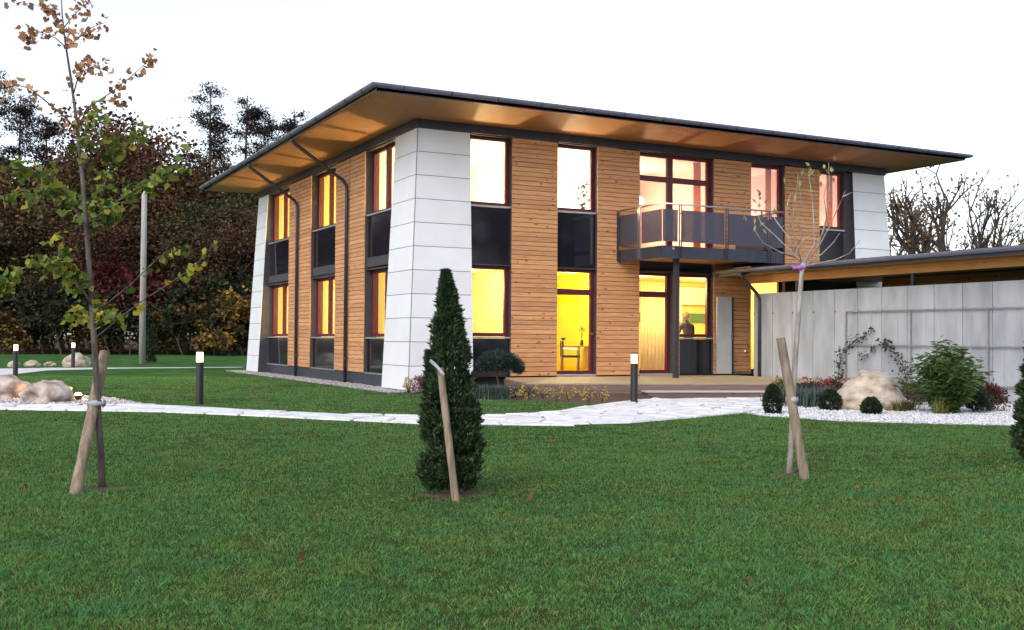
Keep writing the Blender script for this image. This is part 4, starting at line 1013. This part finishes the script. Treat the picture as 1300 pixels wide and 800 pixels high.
BRN = fmat('brown_foliage', (.030, .016, .012), (.18, .088, .040), (.085, .043, .025)); OLV = fmat('olive_foliage', (.026, .022, .012), (.14, .098, .040), (.068, .052, .024))
PNG_ = fmat('pine_foliage', (.014, .012, .014), (.075, .050, .045), (.034, .026, .026)); REDL = fmat('red_foliage', (.06, .012, .015), (.21, .055, .05), (.13, .03, .03))
YELS = fmat('yellow_foliage', (.03, .022, .010), (.27, .15, .025), (.085, .052, .016)); GRS = fmat('dark_green_foliage', (.010, .015, .010), (.045, .055, .022), (.022, .030, .014))
BRN2 = fmat('rust_foliage', (.035, .016, .010), (.24, .10, .035), (.11, .048, .022)); GRN2 = fmat('mixed_green_foliage', (.016, .022, .010), (.095, .095, .032), (.045, .052, .020))
OAK = fmat('oak_leaf', (.10, .055, .03), (.26, .15, .07), (.17, .10, .05))
def proto_decid(seed, m, h=20, nl=7500, w=3.6, sz=.33):
    rng = np.random.default_rng(seed); mb = MB(); tips = []
    rec(mb, rng, Vector((0, 0, -.2)), Vector((0, 0, 1)), h*.38, h*.013, 0, 3, tips, 3, .8, .3)
    tips = np.array(tips); k = rng.integers(0, len(tips), nl); sc = h*.035
    P = tips[k] + rng.normal(size=(nl, 3))*np.array([sc, sc, sc*.8])
    c = ball(rng, nl//5, (0, 0, h*.5), (w*.9, w*.9, h*.40), .2)[0]; P = np.concatenate([P, c])
    P[:, 2] = np.where(P[:, 2] > h, h-(P[:, 2]-h)*.5, P[:, 2]); P = P[P[:, 2] > h*.1]
    return mb, leaves(P, rng.uniform(.6, 1.3, len(P))*sz, rng, .75), m
def proto_pine(seed, h=21):
    rng = np.random.default_rng(seed); mb = MB(); mb.tube([(0, 0, -.2), (.15, 0, h*.5), (0, .1, h)], [.24, .17, .04], 7)
    P = []
    for k in range(30):
        z = h*rng.uniform(.42, 1.0); f = (z/h-.42)/.58; L = (2.7*(1-f)**.6+.45)*rng.uniform(.5, 1.1); a = rng.uniform(0, 6.28)
        e = Vector((math.cos(a)*L, math.sin(a)*L, z+L*rng.uniform(-.05, .35))); mb.tube([(0, 0, z), e*.5+Vector((0, 0, z*.5)), e], [.06, .04, .02], 4)
        n = int(90+110*L)
        t = rng.uniform(.35, 1.05, n)[:, None]; P.append(np.array([0, 0, z])*(1-t)+np.array(e)*t+rng.normal(size=(n, 3))*np.array([.38, .38, .2]))
    P = np.concatenate(P); return mb, leaves(P, rng.uniform(.6, 1.3, len(P))*.25, rng, .4), PNG_
BARKF = mat('forest_bark', (.05, .038, .032), .95, (.13, .10, .085), scale=6)
def make_tree(name, label, cat, proto, loc, group, sc=(1, 1, 1), bark=BARKD):
    mb, (V, Fq), m = proto; t_ = thing(name, label, cat, loc, group); t_.scale = sc
    mb.build('trunk', BARKF, t_); np_obj('crown', V, Fq, m, t_); return t_
protos = {}
TREES = [  # px x, top y, depth, kind
 (-45, 80, 90, 'pine'), (-12, 92, 86, 'pine'), (22, 118, 92, 'pine'), (55, 150, 96, 'pine'), (262, 108, 93, 'pine'), (309, 120, 92, 'pine'), (338, 150, 97, 'pine'), (-80, 90, 95, 'pine'), (372, 140, 104, 'pine'),
 (-60, 150, 84, 'brown'), (-20, 165, 82, 'olive'), (30, 190, 84, 'brown'), (80, 162, 86, 'brown'), (118, 140, 88, 'olive'), (150, 132, 86, 'brown'), (182, 150, 84, 'olive'), (205, 128, 90, 'brown'), (228, 133, 86, 'brown'), (252, 150, 84, 'olive'), (282, 160, 86, 'brown'), (318, 185, 84, 'olive'), (350, 190, 86, 'brown'), (395, 190, 90, 'olive'),
 (0, 220, 80, 'brown'), (55, 235, 80, 'olive'), (100, 230, 79, 'brown'), (190, 220, 80, 'brown'), (235, 225, 80, 'olive'), (280, 235, 79, 'brown'), (325, 240, 80, 'brown'), (-40, 230, 80, 'olive'),
 (140, 190, 98, 'olive'), (10, 175, 100, 'brown'), (60, 180, 100, 'brown'), (220, 170, 100, 'olive'), (300, 190, 100, 'brown'), (105, 175, 102, 'olive'), (360, 200, 98, 'brown')]
LB = {'pine': 'tall dark pine rising above the wood left of the house', 'brown': 'brown leaved tree in the wood left of the house', 'olive': 'olive brown leaved tree in the wood left of the house'}
GP = {'pine': 'dark pines in the wood', 'brown': 'brown trees in the wood', 'olive': 'olive brown trees in the wood'}
cnt = {}
PL = {-12: 'dark pine at the left photo edge behind the leafy young tree', 22: 'second dark pine from the left photo edge', 55: 'dark pine left of the young tree trunk', 262: 'tall pine with bare lower trunk above the left roof corner',
      309: 'bushy pine rising just above the left roof edge', 338: 'lower pine peeping over the left roof edge', 372: 'farthest pine showing above the roof edge, nearest the house corner',
      205: 'tall brown leaved tree above the utility pole', 150: 'brown leaved tree between young tree and utility pole', 118: 'olive brown tree just right of the young tree trunk', 80: 'brown leaved tree just left of the young tree trunk'}
rng = np.random.default_rng(77)
for i, (x, yt, D, kd) in enumerate(TREES):
    c = cnt.get(kd, 0); cnt[kd] = c+1; v = c % 3
    b = at(x, 440, D); topz = at(x, yt, D).z; H = topz-GZ; H0 = 21 if kd == 'pine' else 20
    if (kd, v) not in protos:
        pr = proto_pine(200+v) if kd == 'pine' else proto_decid(210+v+(10 if kd == 'olive' else 0), (BRN, BRN2, BRN)[v] if kd == 'brown' else (OLV, GRN2, OLV)[v])
        o = make_tree('pine_tree' if kd == 'pine' else 'forest_tree', LB[kd], 'tree', pr, (b.x, b.y, GZ), GP[kd]); protos[(kd, v)] = o
        wsc = 1.0
    else:
        o = dup(protos[(kd, v)], (b.x, b.y, GZ), label=LB[kd])
    s = H/H0; ws = s*rng.uniform(.95, 1.25) if kd != 'pine' else s*rng.uniform(.85, 1.1)
    o.scale = (ws, ws, s); o.rotation_euler = (0, 0, rng.uniform(0, 6.28))
    if x in PL and (x != 55 or kd == 'pine'): o['label'] = PL[x]
for i in range(16):                                  # the wood goes on to the left of the frame
    b = at(-130-i*75, 440, 84+(i*53 % 17)); kd = ('brown', 'olive', 'pine')[i % 3]
    o = dup(protos[(kd, i % 2)], (b.x, b.y, GZ), label=LB[kd]); o.scale = (1.15, 1.15, .95+.05*(i % 3)); o.rotation_euler = (0, 0, i*2.1)
for i in range(12):                                  # the garden is ringed by trees: these show only as reflections
    o = dup(protos[('brown' if i % 2 else 'olive', i % 3)], (-16+i*7.2+(i*29 % 5), -63+(i*17 % 7), GZ), i*1.9, 'brown tree across the lawn mirrored in the dark panels', (1.0, 1.0, .72+.06*(i % 4))); o['group'] = 'brown trees mirrored in the dark panels'
# red tree and undergrowth at the edge of the wood
v = at(152, 440, 76); make_tree('red_tree', 'small dark red leaved tree at the edge of the wood', 'tree', proto_decid(240, REDL, 8.5, 2600, 2.3, .3), (v.x, v.y, GZ), None)
UP = {}
for i, (x, h, kd) in enumerate([(-30, 4.2, 'g'), (5, 3.6, 'y'), (30, 4.6, 'g'), (55, 3.4, 'y'), (78, 4.4, 'g'), (100, 3.4, 'y'), (122, 4.4, 'y'), (140, 3.6, 'g'), (165, 4.2, 'g'), (190, 3.8, 'y'), (212, 4.6, 'y'), (232, 3.8, 'g'), (252, 4.4, 'y'), (272, 4.8, 'y'), (292, 4.0, 'g'), (308, 5.6, 'y'), (325, 4.4, 'y'), (345, 4.6, 'g'), (18, 6.0, 'g'), (68, 6.2, 'g'), (205, 6.4, 'g'), (258, 6.6, 'g'), (300, 6.8, 'g'), (130, 6.0, 'g'), (-15, 6.2, 'g'), (335, 6.6, 'g')]):
    v = at(x, 440, 72+(i*37 % 7)*.5 + (3 if h > 5.8 else 0))
    if kd not in UP:
        pr = proto_decid(250+i, YELS if kd == 'y' else GRS, 4, 1500, 1.5, .22)
        o = UP[kd] = make_tree('forest_shrub', 'yellow autumn shrub at the edge of the wood' if kd == 'y' else 'dark green shrub at the edge of the wood', 'shrub', pr, (v.x, v.y, GZ), 'yellow shrubs at the wood edge' if kd == 'y' else 'dark shrubs at the wood edge')
    else: o = dup(UP[kd], (v.x, v.y, GZ))
    o.scale = (h/4*1.25, h/4*1.25, h/4); o.rotation_euler = (0, 0, i*1.7)
for i in range(16):                                  # a dark second row of undergrowth inside the wood
    v = at(-60+i*30, 440, 90+(i*13 % 5)); o = dup(UP['g'], (v.x, v.y, GZ), i*2.3, 'dark undergrowth shrub deep inside the wood', (2.4, 2.4, 1.7+.1*(i % 4))); o['group'] = 'dark undergrowth inside the wood'
# trees behind the house on the right
def oak(label, x, top, D, seed, nl, lean=0, kids=3, mx=4, spread=.6, group=None, r=.2):
    v = at(x, 440, D); h = at(x, top, D).z-GZ; rng = np.random.default_rng(seed); mb = MB(); tips = []
    rec(mb, rng, Vector((0, 0, -.2)), Vector((lean, 0, 1)).normalized(), h*.36, r, 0, mx, tips, kids, spread, .55, 5, .70)
    t_ = thing('autumn_tree', label, 'tree', (v.x, v.y, GZ), group)
    zt = max(q[2] for q in tips); mb.v = [(a*h/zt, b*h/zt, c*h/zt) for a, b, c in mb.v]; T = np.array(tips)*h/zt
    mb.build('trunk', BARKD, t_)
    if nl:
        k = rng.integers(0, len(T), nl); P = T[k]+rng.normal(size=(nl, 3))*.28; V, Fq = leaves(P, rng.uniform(.12, .26, nl), rng, .7); np_obj('crown', V, Fq, OAK, t_)
oak('broad oak with sparse brown leaves right of the house', 1176, 203, 58, 301, 850, .0, 3, 4, .75, r=.32)
oak('brown leaved oak rising behind the right roof corner', 1215, 212, 62, 302, 520, .05, 3, 4, .65, r=.26)
oak('nearly bare tree between the brown oak and the forked tree', 1232, 222, 64, 303, 150, .1, 2, 4, .55, r=.2)
oak('bare forked tree farthest right behind the canopy', 1272, 214, 60, 304, 60, .05, 2, 4, .6, r=.24)
oak('thin bare tree left of the forked tree', 1250, 255, 66, 305, 60, -.05, 2, 4, .5, r=.14)
oak('low bare tree at the right photo edge behind the canopy', 1312, 262, 66, 306, 80, -.1, 3, 3, .6, r=.14)
oak('slender brown leaved tree hugging the white right corner', 1140, 232, 66, 307, 420, .0, 3, 4, .6, r=.14)
for i, (x, y, h) in enumerate(((-14, -58, 13), (-4, -52, 15), (6, -55, 14), (15, -50, 16), (24, -54, 15), (33, -49, 15), (42, -52, 14), (50, -46, 14), (58, -40, 13))):
    rng = np.random.default_rng(320+i); mb = MB(); tips = []; rec(mb, rng, Vector((0, 0, -.2)), Vector((0, 0, 1)), h*.36, .22, 0, 4, tips, 3, .75, .5, 5, .7)
    t_ = thing('autumn_tree', 'half bare tree across the lawn mirrored in the dark panels', 'tree', (x, y, GZ), 'trees mirrored in the dark panels')
    mb.build('trunk', BARKD, t_); T = np.array(tips); k = rng.integers(0, len(T), 900); V, Fq = leaves(T[k]+rng.normal(size=(900, 3))*.4, .4, rng, .7); np_obj('crown', V, Fq, OAK, t_)
for i, (x, h) in enumerate(((1120, 7), (1150, 6.2), (1182, 5.6), (1212, 5.2), (1245, 4.8), (1280, 4.8), (1315, 5))):
    v = at(x, 440, 74); o = dup(UP['g'], (v.x, v.y, GZ), i*1.3, 'dark hedge shrub behind the canopy right of the house', (h/4*1.4, h/4*1.4, h/4)); o['group'] = 'hedge shrubs behind the canopy'

# ================================================================== THINGS INSIDE
TABW = wood_mat('table_wood', (.55, .33, .12), (.65, .42, .18), (.4, .2, .08), .05)
tb = thing('table', 'pale wooden table behind the yellow glazed door', 'table', (5.55, 2.0, .03))
MB().box(-.65, .6, -.38, .38, .68, .72).build('tabletop', TABW, tb)
for x in (-.58, .3):
    for y in (-.3, .3): MB().box(x-.03, x+.03, y-.03, y+.03, 0, .68).build('leg', TABW, tb)
CHF = mat('grey_fabric', (.022, .021, .02), .9, (.035, .032, .03), scale=40); CHM = mat('chair_tube', (.35, .35, .36), .3, metallic=.9)
ch = thing('chair', 'grey armchair at the table behind the yellow glazed door', 'chair', (4.98, 1.25, .03), rz=R(-35))
MB().box(-.24, .24, -.24, .24, .40, .46).build('seat', CHF, ch); b_ = MB().box(-.26, -.21, -.23, .23, .44, .85).build('backrest', CHF, ch)
for y in (-.25, .25):
    MB().tube([(.22, y, 0), (.22, y, .62), (-.2, y, .64)], .013, 6).build('arm', CHM, ch); MB().tube([(-.22, y, 0), (-.22, y, .84)], .013, 6).build('leg', CHM, ch)
pt = thing('potted_plant', 'thin dark plant in a vase on the table', 'plant', (5.72, 1.9, .75)); rng = np.random.default_rng(5)
MB().lathe([(.04, 0), (.05, .05), (.03, .14), (.035, .16)], 12).build('vase', CORE, pt, True)
for k in range(6):
    a = k*1.05; MB().tube([(0, 0, .1), (.02*math.cos(a), .02*math.sin(a), .35), (.09*math.cos(a), .09*math.sin(a), .5)], .006, 5).build('stem', BARKD, pt)
V, Fq = leaves(rng.normal(size=(40, 3))*.05+np.array([0, 0, .48]), .05, rng); np_obj('foliage', V, Fq, VINEG, pt)
lampd = thing('desk_ornament', 'small dark ornament on a thin stem on the table', 'ornament', (5.1, 1.85, .75))
MB().lathe([(.05, 0), (.05, .01), (.006, .02), (.006, .13), (.05, .16), (.07, .2), (.04, .22)], 12).build('body', CORE, lampd, True)
ip = thing('indoor_plant', 'tall leafy house plant behind the second upper window', 'plant', (5.12, .78, 3.09)); rng = np.random.default_rng(6)
MB().lathe([(.12, 0), (.16, .3), (.15, .32)], 14).build('pot', CORE, ip, True); MB().tube([(0, 0, .2), (.02, 0, 1.1), (0, .02, 1.95)], [.015, .012, .006], 6).build('stem', BARKD, ip)
P = np.stack([rng.normal(size=120)*.13, rng.normal(size=120)*.13, rng.uniform(.9, 2.1, 120)], 1); V, Fq = leaves(P, rng.uniform(.08, .14, 120), rng, .7); np_obj('foliage', V, Fq, GRS, ip)
kc = thing('kitchen_cabinet', 'cream and green kitchen wall cabinets behind the person', 'cabinet', (10.2, 4.3, 1.3))
CRC = plaster('cream_cabinet', (.85, .80, .60)); GNC = plaster('green_tile', (.10, .22, .10))
MB().box(-.8, 1.9, 0, .25, .75, 1.3).build('upper_cupboard', CRC, kc); MB().box(-.8, 1.9, .2, .26, .18, .48).build('tile_strip', GNC, kc)
MB().box(.55, .75, .1, .199, .18, .9).build('hood', CRC, kc); MB().box(-.8, 1.9, -.3, .25, -1.27, -.4).build('base_unit', CRC, kc)
cur = thing('curtain', 'pale curtain hanging behind the second glazed door', 'curtain', (6.75, .55, .06)); s = MB(); n = 40
for k in range(n+1): x = k/n*1.0; s.v += [(x, .012*math.sin(k*1.3), 0), (x, .012*math.sin(k*1.3), 2.35)]
s.f = [(2*k, 2*k+2, 2*k+3, 2*k+1) for k in range(n)]
cm = mat('curtain_cloth', (.85, .80, .62), .9); cn = cm.node_tree; tl = cn.nodes.new('ShaderNodeBsdfTranslucent'); tl.inputs[0].default_value = (.92, .88, .66, 1); mx_ = cn.nodes.new('ShaderNodeMixShader'); mx_.inputs[0].default_value = .75
cn.links.new(cn.nodes['Principled BSDF'].outputs[0], mx_.inputs[1]); cn.links.new(tl.outputs[0], mx_.inputs[2]); cn.links.new(mx_.outputs[0], cn.nodes['Material Output'].inputs[0])
s.build('cloth', cm, cur, True).modifiers.new('s', 'SOLIDIFY').thickness = .004
pic = thing('wall_picture', 'reddish framed picture inside the first upper window', 'picture', (2.6, 4.95, 4.75))
MB().box(-.35, .35, -.03, 0, -.3, .3).build('frame', WHT, pic); MB().box(-.28, .28, -.034, -.03, -.23, .23).build('print', plaster('red_print', (.55, .16, .10)), pic)
for i, (x, y, z, w_, h_, lb) in enumerate(((8.40, .42, 3.1, .24, 2.75, 'orange curtain at the right of the balcony window'), (10.95, .42, 3.4, .20, 2.5, 'orange curtain at the right of the pink lit window'), (13.28, .42, 3.4, .22, 2.5, 'orange curtain in the window beside the right white corner'))):
    c_ = thing('curtain', lb, 'curtain', (x, y, z)); s = MB(); n = 14
    for k in range(n+1): s.v += [(k/n*w_, .018*math.sin(k*1.7), 0), (k/n*w_, .018*math.sin(k*1.7), h_)]
    s.f = [(2*k, 2*k+2, 2*k+3, 2*k+1) for k in range(n)]; s.build('cloth', mat('orange_cloth', (.75, .30, .06), .9, (.82, .36, .08), scale=20, trans=.5), c_, True).modifiers.new('s', 'SOLIDIFY').thickness = .004
wd_ = thing('lit_doorway_box', 'cream box standing in for the lit inner doorway behind the balcony', 'lit_doorway_box', (8.05, 4.55, 3.09)); CW = plaster('cream_lit_doorway', (.88, .80, .52))  # cupboard shape added for the lit inner doorway, its glow put into the cream
MB().box(0, 1.35, 0, .6, 0, 2.35).build('doorway_body', CW, wd_)
for k in range(2): d_ = MB().box(.02+k*.665, .665+k*.665, -.022, 0, .05, 2.3).build('door', CW, wd_); MB().box(.55 if k == 0 else .72, .57 if k == 0 else .74, -.05, -.022, 1.0, 1.2).build('handle', STEEL, d_)
pl_ = thing('pendant_lamp', 'glowing pendant lamp in the room behind the balcony', 'lamp', (8.3, 2.9, 4.95))
MB().lathe([(.02, .22), (.09, .16), (.13, .08), (.13, .02), (.10, 0)], 18).build('shade', emit_mat('pendant_glow', (1, .86, .55), 6), pl_, True); MB().tube([(0, 0, .2), (0, 0, .97)], .008, 6).build('cord', CORE, pl_)
# the person in the kitchen, seen from behind
per = thing('person', 'person in a dark top seen from behind in the kitchen window', 'person', (9.12, 1.6, .03))
def skin(name, verts, edges, rad, m, parent, lvl=2, root=0):
    me = bpy.data.meshes.new(name); me.from_pydata(verts, edges, []); me.materials.append(m); o = bpy.data.objects.new(name, me); col.objects.link(o); o.parent = parent
    sk = o.modifiers.new('skin', 'SKIN'); sk.use_smooth_shade = True
    if not me.skin_vertices: me.attributes  # created with the modifier
    if len(me.skin_vertices) == 0:
        bpy.context.view_layer.objects.active = o; bpy.ops.object.skin_root_mark()
    for i, r in enumerate(rad): me.skin_vertices[0].data[i].radius = r if hasattr(r, '__len__') else (r, r); me.skin_vertices[0].data[i].use_root = (i == root)
    sb = o.modifiers.new('sub', 'SUBSURF'); sb.levels = lvl; sb.render_levels = lvl
    return o
SKINM = mat('skin', (.55, .33, .24), .6); TOPM = mat('dark_purple_top', (.045, .03, .045), .9, (.06, .04, .06), scale=30); HAIR = mat('reddish_blond_hair', (.38, .17, .10), .7, (.48, .24, .15), scale=60)
try:
    bv = [(0,0,.86),(0,0,1.02),(-.02,.02,1.2),(-.03,.04,1.32),(-.03,.05,1.40),(-.03,.06,1.50), (.18,.04,1.30),(.24,.10,1.05),(.16,.30,.98), (-.22,.05,1.30),(-.27,.12,1.05),(-.14,.30,1.0), (.09,0,.80),(.10,.02,.45),(.10,-.02,.06),(.10,.10,.02), (-.09,0,.80),(-.10,.02,.45),(-.10,-.02,.06),(-.10,.10,.02)]
    be = [(0,1),(1,2),(2,3),(3,4),(4,5),(3,6),(6,7),(7,8),(3,9),(9,10),(10,11),(0,12),(12,13),(13,14),(14,15),(0,16),(16,17),(17,18),(18,19)]
    br_ = [(.16,.12),(.15,.11),(.17,.12),(.13,.10),.055,.06,.06,.048,.038,.06,.048,.038,.09,.06,.045,.04,.09,.06,.045,.04]
    skin('body', bv, be, br_, TOPM, per)
except Exception as ex: print('skin failed', ex)
s = rock_mesh(2, .088, .10, .125, 3, .03); s.materials.append(SKINM)
for v_ in s.vertices: v_.co.z = v_.co.z
o = bpy.data.objects.new('head', s); col.objects.link(o); o.parent = per; o.location = (-.04, .07, 1.56)
s = rock_mesh(9, .105, .105, .125, 3, .10); s.materials.append(HAIR); o = bpy.data.objects.new('hair', s); col.objects.link(o); o.parent = per; o.location = (-.04, .045, 1.585)

# ================================================================== LAWN
def lawn(n, seed):
    rng = np.random.default_rng(seed)
    D = (rng.random(n)*(34**.4-4.2**.4)+4.2**.4)**2.5           # density falls off with distance
    X = rng.uniform(-690, 690, n)/F_PX*D*1.02
    bx = CAM.x + D*math.sin(YAW) + X*math.cos(YAW); by = CAM.y + D*math.cos(YAW) - X*math.sin(YAW)
    k = np.ones(n, bool)
    for poly in (PATH, BED, GRAVEL, RBED, DECK, HOUSE, STRIP, FARPATH): k &= ~inside(bx, by, poly)
    for cx, cy, r in ((-8.55, -14.11, .13), (-2.58, -15.76, .13), (-6.0, -15.65, .2)): k &= (((bx-cx)/1.7)**2+(by-cy)**2 > (r*rng.uniform(.1, 1.25, n))**2)
    cell = .05*np.maximum(1, D/7); jx, jy = np.floor((bx+.3*cell*np.sin(by*31))/cell), np.floor((by+.3*cell*np.sin(bx*37))/cell)
    hsh = np.sin(jx*127.1+jy*311.7)*43758.5453; hsh -= np.floor(hsh); cell2 = cell*2.7; kx, ky = np.floor(bx/cell2+.35*np.sin(by*9)), np.floor(by/cell2+.35*np.sin(bx*11))
    h2 = np.sin(kx*269.5+ky*183.3)*24634.63; h2 -= np.floor(h2); big = np.sin(bx*1.1+1.3*np.sin(by*.9))+np.sin(by*1.3+1.1*np.sin(bx*1.2))
    lum = (hsh-.5)*1.9+(h2-.5)*1.7+.25*big
    k &= rng.random(n) < .80+.26*lum
    bx, by, D, lum = bx[k], by[k], D[k], lum[k]; N = len(bx)
    h = np.where(rng.random(N) < .04, 1.5, 1)*rng.uniform(.010, .025, N)*(1+.28*lum); wd = .0027*np.maximum(1, D/6.5)**.95*rng.uniform(.7, 1.4, N)
    a = rng.uniform(0, 6.283, N); ln = h*rng.uniform(.1, 1.0, N); b = rng.uniform(0, 6.283, N)
    z = np.full(N, GZ-.002); sx, sy = np.cos(b)*wd*.5, np.sin(b)*wd*.5; ex, ey = np.cos(a)*ln, np.sin(a)*ln
    V = np.stack([np.stack([bx-sx, by-sy, z], 1), np.stack([bx+sx, by+sy, z], 1), np.stack([bx+sx*.8+ex*.4, by+sy*.8+ey*.4, z+h*.65], 1), np.stack([bx+ex, by+ey, z+h], 1)], 1).reshape(-1, 3)
    m = leafmat('grass_blade', (.043, .145, .036), (.29, .55, .17), trans=.42, c3=(.127, .335, .085), rough=.5)
    nn = m.node_tree; rp = [q for q in nn.nodes if q.type == 'VALTORGB'][0]; L = nn.links.new
    nn.nodes['Principled BSDF'].inputs['Specular IOR Level'].default_value = .3
    e = rp.color_ramp.elements.new(.98); e.color = (.22, .26, .10, 1); rp.color_ramp.elements[-1].color = (.34, .25, .14, 1)
    # dry and bluish patches, each blade keeps its own tone
    lo_ = nn.nodes.new('ShaderNodeTexNoise'); lo_.inputs['Scale'].default_value = 2.2; lo_.inputs['Detail'].default_value = 7; gp = nn.nodes.new('ShaderNodeNewGeometry'); L(gp.outputs['Position'], lo_.inputs['Vector'])
    cr = nn.nodes.new('ShaderNodeValToRGB'); q = cr.color_ramp.elements; q[0].position = .33; q[0].color = (1.35, 1.02, .95, 1); q[1].position = .66; q[1].color = (.80, .98, 1.15, 1); x_ = q.new(.46); x_.color = (1.08, 1.05, .95, 1); L(lo_.outputs[0], cr.inputs[0])
    mm = nn.nodes.new('ShaderNodeMix'); mm.data_type = 'RGBA'; mm.blend_type = 'MULTIPLY'; mm.inputs[0].default_value = 1; L(rp.outputs[0], mm.inputs[6]); L(cr.outputs[0], mm.inputs[7])
    for q in [z for z in nn.links if z.from_socket == rp.outputs[0] and z.to_node != mm]: L(mm.outputs[2], q.to_socket)
    return tag(np_obj('lawn_grass', V, np.arange(4*N).reshape(N, 4), m), 'short green lawn grass in front of the house', 'grass', kind='stuff')
lawn(1050000, 9)
FALL = leafmat('fallen_leaf', (.16, .045, .02), (.34, .12, .05), trans=.2)
rng = np.random.default_rng(400)
for i, (x, y) in enumerate([(-7.38,-16.37),(-7.96,-17.94),(-.79,-12.39),(-2.93,-17.41),(-3.76,-18.4),(-1.87,-17.2),(-2.73,-18.14),(-5.96,-19.19),(-5.63,-16.12),(-9.08,-13.82),(-2.83,-16.87),(-6.9,-12.6),(-4.2,-13.3),(-1.2,-14.6),(-3.3,-12.4)]):
    t_ = thing('fallen_leaf', 'fallen rusty brown leaf lying on the lawn', 'leaf', (x, y, GZ+.035), 'fallen leaves on the lawn')
    lobed(np.zeros((1, 3)), .085, rng, FALL, 'blade', t_, .5)
for i, (x, y, r) in enumerate(((-8.55, -14.11, .17), (-2.58, -15.76, .17), (-6.0, -15.65, .24))):  # dark soil patches, also standing in for contact shadows under the planted trees
    s = MB(); n = 20
    s.v = [(x, y, GZ+.012)] + [(x+r*1.6*math.cos(6.283*k/n)*rng.uniform(.7, 1.1), y+r*math.sin(6.283*k/n)*rng.uniform(.7, 1.1), GZ+.003) for k in range(n)]
    s.f = [(0, 1+k, 1+(k+1) % n) for k in range(n)]
    tag(s.build('soil_shadow_patch', SOIL), ('bare soil doubling as contact shadow round the leafy young tree', 'bare soil doubling as contact shadow round the bare sapling', 'bare soil doubling as contact shadow round the staked thuja')[i], kind='structure')
